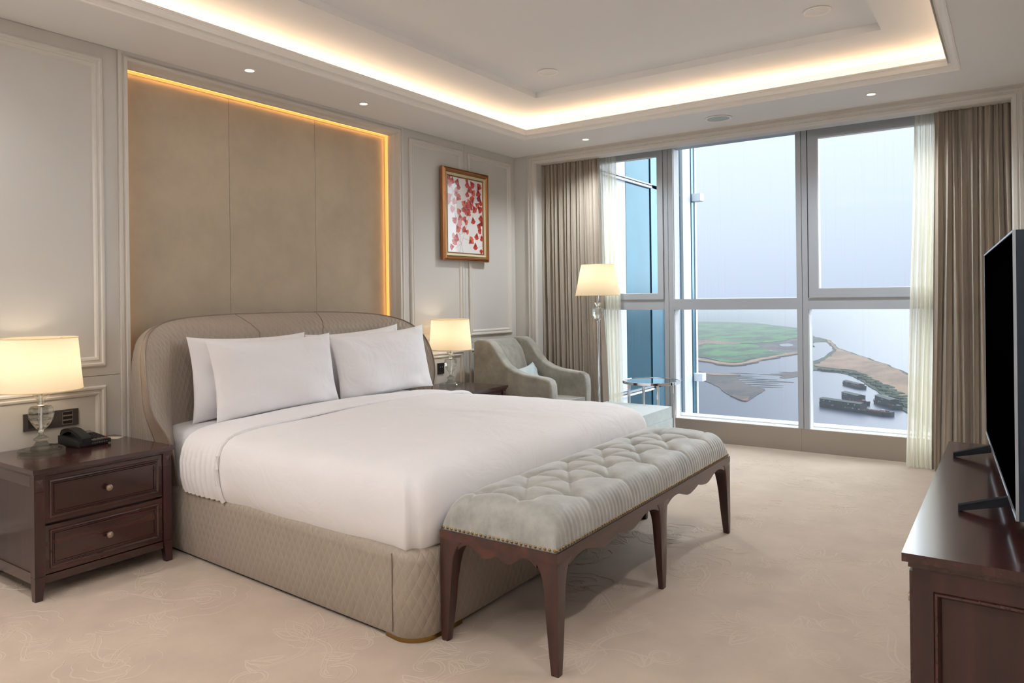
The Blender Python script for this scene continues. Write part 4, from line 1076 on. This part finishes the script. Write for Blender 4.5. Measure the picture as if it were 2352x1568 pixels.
P.append([(x - .06, y, z + .018) for x, y, z in P[-1]]); P.append([(.07, y, z - .01) for x, y, z in P[-1]]); P.append([(.06, y, .13) for x, y, z in P[-1]])
grid('backrest', P, MT['velvet2'], ch)
bm = bmesh.new(); abox(bm, .28, .90, .116, CW - .116, .30, .435); fin('seat_cushion', bm, MT['velvet2'], ch, True, .035, 4)
bm = bmesh.new(); abox(bm, .08, .89, .10, CW - .10, .13, .30); fin('seat_frame', bm, MT['velvet2'], ch, True, .01, 2)
for x in (.12, .84):
    for y in (.06, CW - .06):
        lathe('leg', [(.014, 0), (.022, .13)], MT['woodb'], ch, 12, (x, y, 0))
cs = pillow('cushion', .42, .31, .12, MT['velvet3'], seed=9, ear=.09, wrk=1.3)
cs.matrix_world = Matrix.Translation((.58, -.545, .445)) @ Matrix.Rotation(PI / 2 + .05, 4, 'Z') @ Matrix.Rotation(-.40, 4, 'X') @ Matrix.Rotation(-.10, 4, 'Y') @ Matrix.Translation((0, 0, .155))
tag(cs, 'small pale grey satin cushion leaning in the armchair', 'cushion')
# ottoman
ot = root('ottoman', 'pale blue grey velvet ottoman between bed and window', 'ottoman', (1.62, -.83, 0))
bm = bmesh.new(); abox(bm, -.31, .31, -.31, .31, .10, .345); fin('body', bm, MT['velvet3'], ot, True, .02, 3)
bm = bmesh.new(); abox(bm, -.305, .305, -.305, .305, .347, .442); fin('top_cushion', bm, MT['velvet3'], ot, True, .025, 4)
for x in (-.26, .26):
    for y in (-.26, .26): lathe('leg', [(.015, 0), (.02, .10)], MT['woodb'], ot, 12, (x, y, 0))
# round side table
st = root('side_table', 'round dark glass side table on chrome legs in front of the window', 'table', (1.60, -.20, 0))
lathe('tabletop', [(.235, .592), (.250, .594), (.250, .606), (.247, .609), (.02, .609)], MT['tableglass'], st, 64)
lathe('rim', [(.251, .588), (.256, .590), (.256, .612), (.251, .613), (.249, .608), (.249, .590)], MT['chrome'], st, 64, cap=False)
for a in (.45, 2.35, 3.7, 5.4):
    x, y = .20 * math.cos(a), .20 * math.sin(a)
    lathe('leg', [(.013, 0), (.013, .59)], MT['chrome'], st, 16, (x, y, 0))
lathe('lower_ring', [(.205, .10), (.215, .10), (.215, .115), (.205, .115), (.205, .10)], MT['chrome'], st, 48, cap=False)

# ------------------------------------------------------------------ curtains
def curtain(name, x0t, x1t, x0b, x1b, yc, amp, folds, mt, z0, z1, seed, ytb=0.0):
    n = folds * 14; m = 22; P = []
    ph = [rnd.uniform(-.5, .5) for _ in range(folds + 2)]; am = [rnd.uniform(.6, 1.25) for _ in range(folds + 2)]
    for i in range(n + 1):
        s = i / n; f = s * folds; k = int(f); fr = f - k
        a = am[min(k, folds)] * (1 - fr) + am[min(k + 1, folds + 1)] * fr
        row = []
        for j in range(m + 1):
            t = j / m; z = z1 + (z0 - z1) * t
            xa = x0t + (x1t - x0t) * s; xb = x0b + (x1b - x0b) * s
            e = t ** 1.3; x = xa + (xb - xa) * e
            g = .55 + .45 * min(1, t * 3)
            ang = 2 * PI * (f + .42 * n3(f * .45, t * .9, seed, 1))
            y = yc + ytb * e + amp * a * g * math.sin(ang) + .40 * amp * math.sin(ang * 2.3 + 3 * n3(s * 5, t, seed, 1))
            x += .010 * math.sin(ang * 2 + .5) * g + .008 * n3(s * 9, t * 2, seed, 1)
            row.append((x, y, z))
        P.append(row)
    return grid(name, P, mt)
tag(curtain('curtain', .24, .935, .24, .99, .135, .036, 14, MT['curtain'], .012, 2.86, 1), 'taupe curtain gathered beside the wall panelling behind the armchair', 'curtain', 'taupe curtains')
tag(curtain('sheer_curtain', .84, 1.055, .90, 1.09, .255, .016, 6, MT['sheer'], .012, 2.86, 2), 'narrow cream sheer curtain beside the floor lamp', 'sheer curtain', 'cream sheer curtains')
tag(curtain('sheer_curtain', 3.66, 3.86, 3.585, 3.80, .235, .022, 7, MT['sheer'], .012, 2.86, 3, -.10), 'cream sheer curtain hanging to the floor beyond the television', 'sheer curtain', 'cream sheer curtains')
tag(curtain('curtain', 3.80, 4.33, 3.76, 4.36, .135, .036, 10, MT['curtain'], .012, 2.86, 4, -.03), 'taupe curtain with deep folds behind the television', 'curtain', 'taupe curtains')

# ------------------------------------------------------------------ television and console
co = root('console', 'long dark mahogany media console under the television', 'console', (4.066, -4.386, 0))
CWd, CL, CH = .505, 1.554, .75
box('top', 0, CWd, 0, CL, CH - .020, CH, MT['woodh'], co, .005, 3)
box('top_moulding', .012, CWd, .012, CL - .012, CH - .034, CH - .020, MT['woodh'], co, .004, 2)
box('carcass', .030, CWd - .005, .034, CL - .034, .06, CH - .034, MT['wood'], co, 0)
for y0 in (.020, CL - .034):
    bm = bmesh.new()
    for a in ((.020, .062, .06, CH - .034), (CWd - .05, CWd - .005, .06, CH - .034), (.062, CWd - .05, .62 + .045, CH - .034), (.062, CWd - .05, .06, .12)): abox(bm, a[0], a[1], y0, y0 + .014, a[2], a[3])
    ef = fin('end_frame', bm, MT['wood'], co, True, .0015, 1)
frame_prof('bead', 'y', .026, .062, CWd - .05, .12, .665, [(0, .004), (.004, .009), (.008, .009), (.013, .002), (.016, -.004)], MT['woodh'], co)
for k in range(3):
    y0 = .03 + k * (CL - .06) / 3; y1 = y0 + (CL - .06) / 3
    for z0, z1 in ((.10, .39), (.40, .70)):
        d = box('drawer', .012, .03, y0 + .006, y1 - .006, z0, z1, MT['woodh'], co, .003, 1)
        kn = lathe('knob', [(.005, 0), (.006, .012), (.015, .018), (.012, .028), (.0005, .03)], MT['pewter'], d, 16, cap=False); kn.rotation_euler = (0, -PI / 2, 0); kn.location = (.012, (y0 + y1) / 2, (z0 + z1) / 2)
for x in (.03, CWd - .06):
    for y in (.03, CL - .07): box('foot', x, x + .04, y, y + .04, 0, .062, MT['wood'], co, .003, 1)
# television: screen runs from A (near the window) to B (near the camera)
A_, B_ = Vector((4.197, -2.872, 0)), Vector((4.290, -4.159, 0)); d_ = (B_ - A_); tl_ = d_.length
tv = root('television', 'large flat television standing on the mahogany console', 'television', (A_.x, A_.y, .80), math.atan2(d_.y, d_.x))
# local x runs A->B, local -y faces the bed?  (rotation puts +y towards the wall)
TH = .705
sg = 1     # +y local is to the left of A->B, i.e. towards +x world
box('body', 0, tl_, .004, .022, 0, TH, MT['tvback'], tv, .002, 1)
box('rear_housing', .2, tl_ - .2, .022, .05, .04, .40, MT['tvback'], tv, .01, 2)
box('screen', .006, tl_ - .006, -.0005, .005, .012, TH - .006, MT['screen'], tv, 0)
bm = bmesh.new()
for a in ((0, tl_, 0, .011), (0, tl_, TH - .005, TH), (0, .005, .011, TH - .005), (tl_ - .0025, tl_, .011, TH - .005)): abox(bm, a[0], a[1], -.003, .0035, a[2], a[3])
fin('bezel', bm, MT['tvmetal'], tv)
for s_ in (.275, 1.05):
    bm = bmesh.new(); w = .011
    for (ya, yb) in ((-.118, 0.0), (.118, .02)):
        prof_ = [(ya, -.0495), (ya, -.034), (yb, .004), (yb + (.0 if ya < 0 else 0), -.022)]
        f1 = [bm.verts.new((s_ - w, y, z)) for y, z in prof_]; f2 = [bm.verts.new((s_ + w, y, z)) for y, z in prof_]
        bm.faces.new(f1); bm.faces.new(f2[::-1])
        for i in range(4): bm.faces.new((f1[i], f2[i], f2[(i + 1) % 4], f1[(i + 1) % 4]))
    fin('foot', bm, MT['matteblack'], tv)

# ------------------------------------------------------------------ picture
pc = root('picture', 'gilt framed print of red ginkgo leaves above the crystal lamp', 'picture', (0.021, -.887, 2.148))
hw, hh = .345, .428
frame_prof('outer_frame', 'x', 0, -hw, hw, -hh, hh, [(0, .0), (0, .030), (.006, .042), (.012, .036), (.018, .046), (.030, .048), (.038, .040), (.046, .030)], MT['gold'], pc)
frame_prof('liner', 'x', 0, -hw + .044, hw - .044, -hh + .044, hh - .044, [(0, .026), (.004, .034), (.022, .026), (.026, .024)], MT['cream'], pc)
frame_prof('slip', 'x', 0, -hw + .068, hw - .068, -hh + .068, hh - .068, [(0, .022), (.003, .028), (.010, .024), (.012, .018)], MT['gold'], pc)
iw, ih = hw - .078, hh - .078
pr = box('print', .012, .018, -iw - .003, iw + .003, -ih - .003, ih + .003, MT['print'], pc, 0)
# ginkgo fans: (u, v) in 0..1 across and down the sheet, size, direction in degrees, ink
G = [(.06, .02, .06, 250, 'A'), (.14, .05, .08, 260, 'C'), (.28, .06, .08, 250, 'A'), (.31, .12, .07, 280, 'A'), (.08, .10, .08, 200, 'B'), (.24, .18, .08, 265, 'B'), (.24, .22, .06, 270, 'A'),
     (.55, .02, .05, 180, 'A'), (.56, .07, .08, 265, 'A'), (.70, .06, .09, 310, 'A'), (.90, .08, .09, 60, 'A'), (.62, .14, .09, 30, 'A'), (.72, .17, .09, 330, 'C'), (.56, .20, .07, 260, 'A'), (.88, .16, .09, 280, 'A'), (.90, .23, .08, 250, 'D'),
     (.06, .27, .09, 210, 'B'), (.30, .27, .09, 50, 'C'), (.70, .27, .09, 100, 'A'), (.62, .31, .09, 200, 'C'), (.66, .34, .07, 300, 'A'), (.84, .33, .08, 330, 'C'), (.95, .29, .07, 270, 'A'),
     (.20, .33, .08, 160, 'B'), (.05, .33, .08, 190, 'B'), (.46, .33, .08, 230, 'C'), (.54, .36, .08, 40, 'A'), (.52, .39, .07, 250, 'C'), (.66, .38, .07, 140, 'C'), (.76, .39, .09, 300, 'A'), (.92, .38, .09, 320, 'A'),
     (.15, .43, .08, 190, 'B'), (.33, .45, .08, 200, 'C'), (.45, .41, .07, 250, 'A'), (.50, .43, .08, 330, 'A'), (.58, .42, .07, 300, 'A'), (.58, .46, .09, 40, 'C'), (.35, .53, .09, 280, 'C'), (.35, .59, .08, 250, 'B'),
     (.20, .57, .08, 220, 'A'), (.48, .55, .07, 120, 'A'), (.51, .58, .07, 330, 'C'), (.72, .55, .08, 280, 'A'), (.95, .50, .08, 260, 'A'), (.97, .57, .07, 270, 'D'), (.33, .63, .08, 240, 'B'), (.28, .68, .09, 300, 'C'), (.90, .61, .08, 240, 'A'),
     (.47, .69, .08, 150, 'A'), (.54, .71, .06, 340, 'C'), (.92, .68, .07, 230, 'A'), (.17, .78, .06, 170, 'B'), (.24, .80, .09, 260, 'A'), (.20, .85, .09, 240, 'C'), (.82, .76, .08, 260, 'A'), (.97, .78, .07, 280, 'A'),
     (.65, .83, .10, 40, 'C'), (.78, .90, .08, 270, 'A'), (.12, .93, .07, 190, 'A'), (.95, .97, .06, 90, 'A')]
def pt(u, v, dx=0): return (.0186 + dx, -iw + 2 * iw * u, ih - 2 * ih * v)
for ink in 'ABCD':
    bm = bmesh.new()
    for gi, (u, v, s, deg, k) in enumerate(G):
        if k != ink and not (ink == 'D' and k in 'AC'): continue
        core = ink == 'D' and k != 'D'
        if core: s = s * .42
        s *= 1.5 * .35
        c = pt(u, v, .00012 * (gi % 9) + (.0012 if core else 0)); a0 = math.radians(deg)
        if core: c = (c[0], c[1] - .012 * math.cos(a0), c[2] + .0 - .012 * math.sin(a0))
        tip = (c[0], c[1] - s * .9 * math.cos(a0), c[2] - s * .9 * math.sin(a0)); vs = [bm.verts.new(tip)]
        for q_ in range(9):
            t = -1 + q_ / 4; rr = s * (1.75 - .25 * abs(t) + .10 * math.sin(q_ * 2.6)); an = a0 + t * .62
            vs.append(bm.verts.new((c[0], tip[1] + rr * math.cos(an), tip[2] + rr * math.sin(an))))
        bm.faces.new(vs)
        if not core:
            for f in (): pass
    o = fin('printed_leaves', bm, MT['leaf' + ink], pr); o['kind'] = 'stuff'
bm = bmesh.new()
def stroke(P_, w=.0013):
    Q = [Vector(pt(u, v, -.0002)) for u, v in P_]
    for a, b in zip(Q, Q[1:]):
        d = (b - a).normalized(); nrm = Vector((0, -d.z, d.y)) * w
        bm.faces.new([bm.verts.new(p) for p in (a - nrm, b - nrm, b + nrm, a + nrm)])
stroke([(.32, 1.0), (.38, .87), (.48, .72), (.55, .60), (.64, .46), (.70, .36), (.78, .26), (.85, .16), (.80, .05)]); stroke([(.43, 1.0), (.37, .88), (.33, .76), (.27, .64), (.22, .52), (.19, .40), (.15, .25), (.12, .1)])
for s_ in ([(.37, .88), (.2, .95)], [(.38, .87), (.25, .82)], [(.43, .80), (.62, .83)], [(.48, .67), (.36, .68)], [(.33, .76), (.46, .73)], [(.22, .40), (.42, .53), (.58, .50)], [(1.0, .76), (.86, .76)], [(1.0, .88), (.82, .92)], [(.97, 1.0), (.98, .88), (1.0, .8)], [(.72, .47), (.72, .52)]):
    stroke(s_, .0009)
o = fin('printed_stems', bm, MT['stem'], pr); o['kind'] = 'stuff'

# ------------------------------------------------------------------ sockets, switch
so = root('socket_panel', 'dark wall socket panel with three slots behind the telephone', 'socket', (0, -4.478, .735))
box('plate', 0, .010, -.136, .136, -.045, .045, MT['darkplate'], so, .002, 1)
box('module', .008, .0115, -.115, -.062, -.032, .032, MT['black'], so, .001, 1)
for z in (-.024, 0, .024):
    m_ = box('slot', .008, .0112, .054, .104, z - .009, z + .009, MT['black'], so, .001, 1)
    frame_prof('slot_rim', 'x', .0095, .052, .106, z - .011, z + .011, [(0, 0), (.0, .0025), (.0025, .0025), (.003, 0)], MT['pewter'], m_)
sw = root('light_switch', 'small black double switch plate beside the right wing of the headboard', 'switch', (0, -1.232, .737))
box('plate', 0, .010, -.043, .043, -.049, .049, MT['black'], sw, .002, 1)
for y in (-.014, .014): box('rocker', .009, .0125, y - .012, y + .012, -.03, .03, MT['black'], sw, .001, 1); box('mark', .0124, .0128, y - .004, y + .004, .012, .015, MT['paper'], sw, 0)

# ------------------------------------------------------------------ telephone and card
ph_ = root('telephone', 'black desk telephone with keypad on the bedside table', 'telephone', (.165, -4.385, .604), .10)
bm = bmesh.new()   # wedge body: local x forward, y across
v = abox(bm, -.095, .100, -.085, .085, .006, .018)
for q_ in (v[4], v[7]): q_.co.z = .052
for q_ in (v[5], v[6]): q_.co.z = .026
fin('body', bm, MT['black'], ph_, True, .005, 2)
box('base_plate', -.085, .09, -.075, .075, 0, .008, MT['black'], ph_, .002, 1)
def deck(x): return .052 - (x + .095) / .195 * .026
bm = bmesh.new(); v = abox(bm, -.085, .088, -.012, .078, .0, .002)
for q_ in v: q_.co.z += deck(q_.co.x) + .0
fin('keypad_deck', bm, MT['grey'], ph_, True, .001, 1)
k0 = None
for r_ in range(5):
    for c_ in range(4):
        x = -.022 + r_ * .021; y = .002 + c_ * .0205; z = deck(x) + .002
        if k0 is None: k0 = box('key', -.007, .007, -.0065, .0065, 0, .005, MT['black'], ph_, .0015, 1); k0.location = (x, y, z); k0.rotation_euler = (0, .13, 0)
        else: share(k0, (x, y, z))
box('display_card', -.075, -.04, -.004, .07, 0, .0008, MT['pewter'], ph_, 0).location = (0, 0, deck(-.058) + .003)
r_ = box('red_key', -.005, .005, -.005, .005, 0, .005, plain('red_key', lin(170, 40, 40), .4), ph_, .001, 1); r_.location = (.078, .07, deck(.078) + .002)
for i in range(7): box('function_button', .1, .1025, -.02 + i * .013, -.013 + i * .013, .012, .018, MT['grey'], ph_, 0)
bm = bmesh.new()   # handset: arched bar with two cups
HS = [(-.105, .060), (-.095, .078), (-.07, .088), (-.03, .092), (.01, .088), (.045, .076), (.075, .062), (.098, .046)]
rg = []
for i, (x, z) in enumerate(HS):
    th = [.020, .026, .020, .014, .014, .018, .026, .018][i]; wd = .024
    rg.append([bm.verts.new((x + th * .1, -.046 + a * wd, z - (0 if b else th * 1.2))) for a, b in ((-1, 0), (1, 0), (1, 1), (-1, 1))])
for A, B in zip(rg, rg[1:]):
    for i in range(4): bm.faces.new((A[i], A[(i + 1) % 4], B[(i + 1) % 4], B[i]))
bm.faces.new(rg[0][::-1]); bm.faces.new(rg[-1])
fin('handset', bm, MT['black'], ph_, True, .006, 3)
bm = bmesh.new()   # coiled cord
tube(bm, [(-.09 + .02 * math.sin(i * .05) + .005 * math.cos(i * .9), -.098 - .0002 * i + .003 * math.sin(i * .9), .0075 + .005 * math.sin(i * .9)) for i in range(110)], .0018, 5)
fin('cord', bm, MT['black'], ph_, True)
cd = box('note_card', -.05, .05, -.035, .035, 0, .0012, MT['paper'], None, 0); cd.location = (.118, -4.215, .6042); cd.rotation_euler = (0, 0, .55)
tag(cd, 'white paper note card on the bedside table by the telephone', 'card')

# ------------------------------------------------------------------ downlights, speaker, recessed fittings
def downlight(x, y, z, lit, label, group, w=DOWN_W, r=.034):
    t = root('downlight', label, 'downlight', (x, y, z), 0, group)
    lathe('trim_ring', [(r * 1.05, .0), (r * 1.45, -.001), (r * 1.5, -.004), (r * 1.1, -.007), (r * 1.0, -.002), (r * 1.0, .0)], MT['ceil2'], t, 32, cap=False)
    lathe('lens', [(r, -.0018), (.0005, -.0018)], MT['downglow'] if lit else MT['ceil2'], t, 32, cap=False)
    if lit:
        l = bpy.data.lights.new('downlight_lamp', 'SPOT'); l.energy = w; l.color = SOFTWARM if w < 10 else (1, .97, .95) if w < 40 else (.88, .95, 1); l.spot_size = 2.5; l.spot_blend = .9; l.shadow_soft_size = .05
        o = bpy.data.objects.new('downlight_lamp', l); C.objects.link(o); o.location = (x, y, z - .02)
    return t
downlight(.295, -3.419, ZC, True, 'lit downlight above the left part of the fabric niche', 'lit ceiling downlights', 1.5, .027)
downlight(.295, -2.43, ZC, True, 'lit downlight above the right part of the fabric niche', 'lit ceiling downlights', 1.5, .027)
downlight(1.034, -.335, ZC, True, 'lit downlight in the soffit above the floor lamp', 'lit ceiling downlights', 80, .027)
downlight(3.444, -.375, ZC, True, 'lit downlight in the soffit above the right window pane', 'lit ceiling downlights', 80, .027)
FILL_DOWN_NAMES = ['above the near bedside table', 'in the front corner of the headboard wall', 'above the middle of the console', 'above the near end of the console', 'in the front corner of the television wall', 'by the entrance wall, right of centre', 'by the entrance wall, at the centre', 'by the entrance wall, left of centre']
for kk, (x, y) in enumerate(((.295, -5.4), (.295, -6.5), (4.3, -2.9), (4.3, -4.9), (4.3, -6.6), (3.2, -6.88), (2.0, -6.88), (.9, -6.88))):
    downlight(x, y, ZC, True, 'added unseen fill downlight ' + FILL_DOWN_NAMES[kk], 'added unseen downlights', FILL_DOWN_W)  # out-of-frame downlights added to lift the room's brightness
def recessed(x, y, label):
    t = root('recessed_fitting', label, 'ceiling fitting', (x, y, Z2))
    lathe('ring', [(.070, .0), (.082, -.003), (.080, -.008), (.066, -.009), (.062, -.001)], MT['ceil2'], t, 40, cap=False)
    lathe('disc', [(.062, -.003), (.0005, -.003)], MT['ceil2'], t, 40, cap=False)
recessed(1.345, -1.50, 'unlit round ceiling fitting at the inner coffer corner above the armchair')
recessed(3.312, -1.525, 'unlit round ceiling fitting at the inner coffer corner above the television')
sp = root('ceiling_speaker', 'round grey ceiling speaker between two downlights over the window', 'speaker', (2.293, -.351, ZC))
lathe('ring', [(.092, .0), (.108, -.003), (.106, -.008), (.092, -.008), (.090, -.002)], MT['ceil2'], sp, 48, cap=False)
lathe('grille', [(.090, -.004), (.0005, -.005)], MT['stonew'], sp, 48, cap=False)
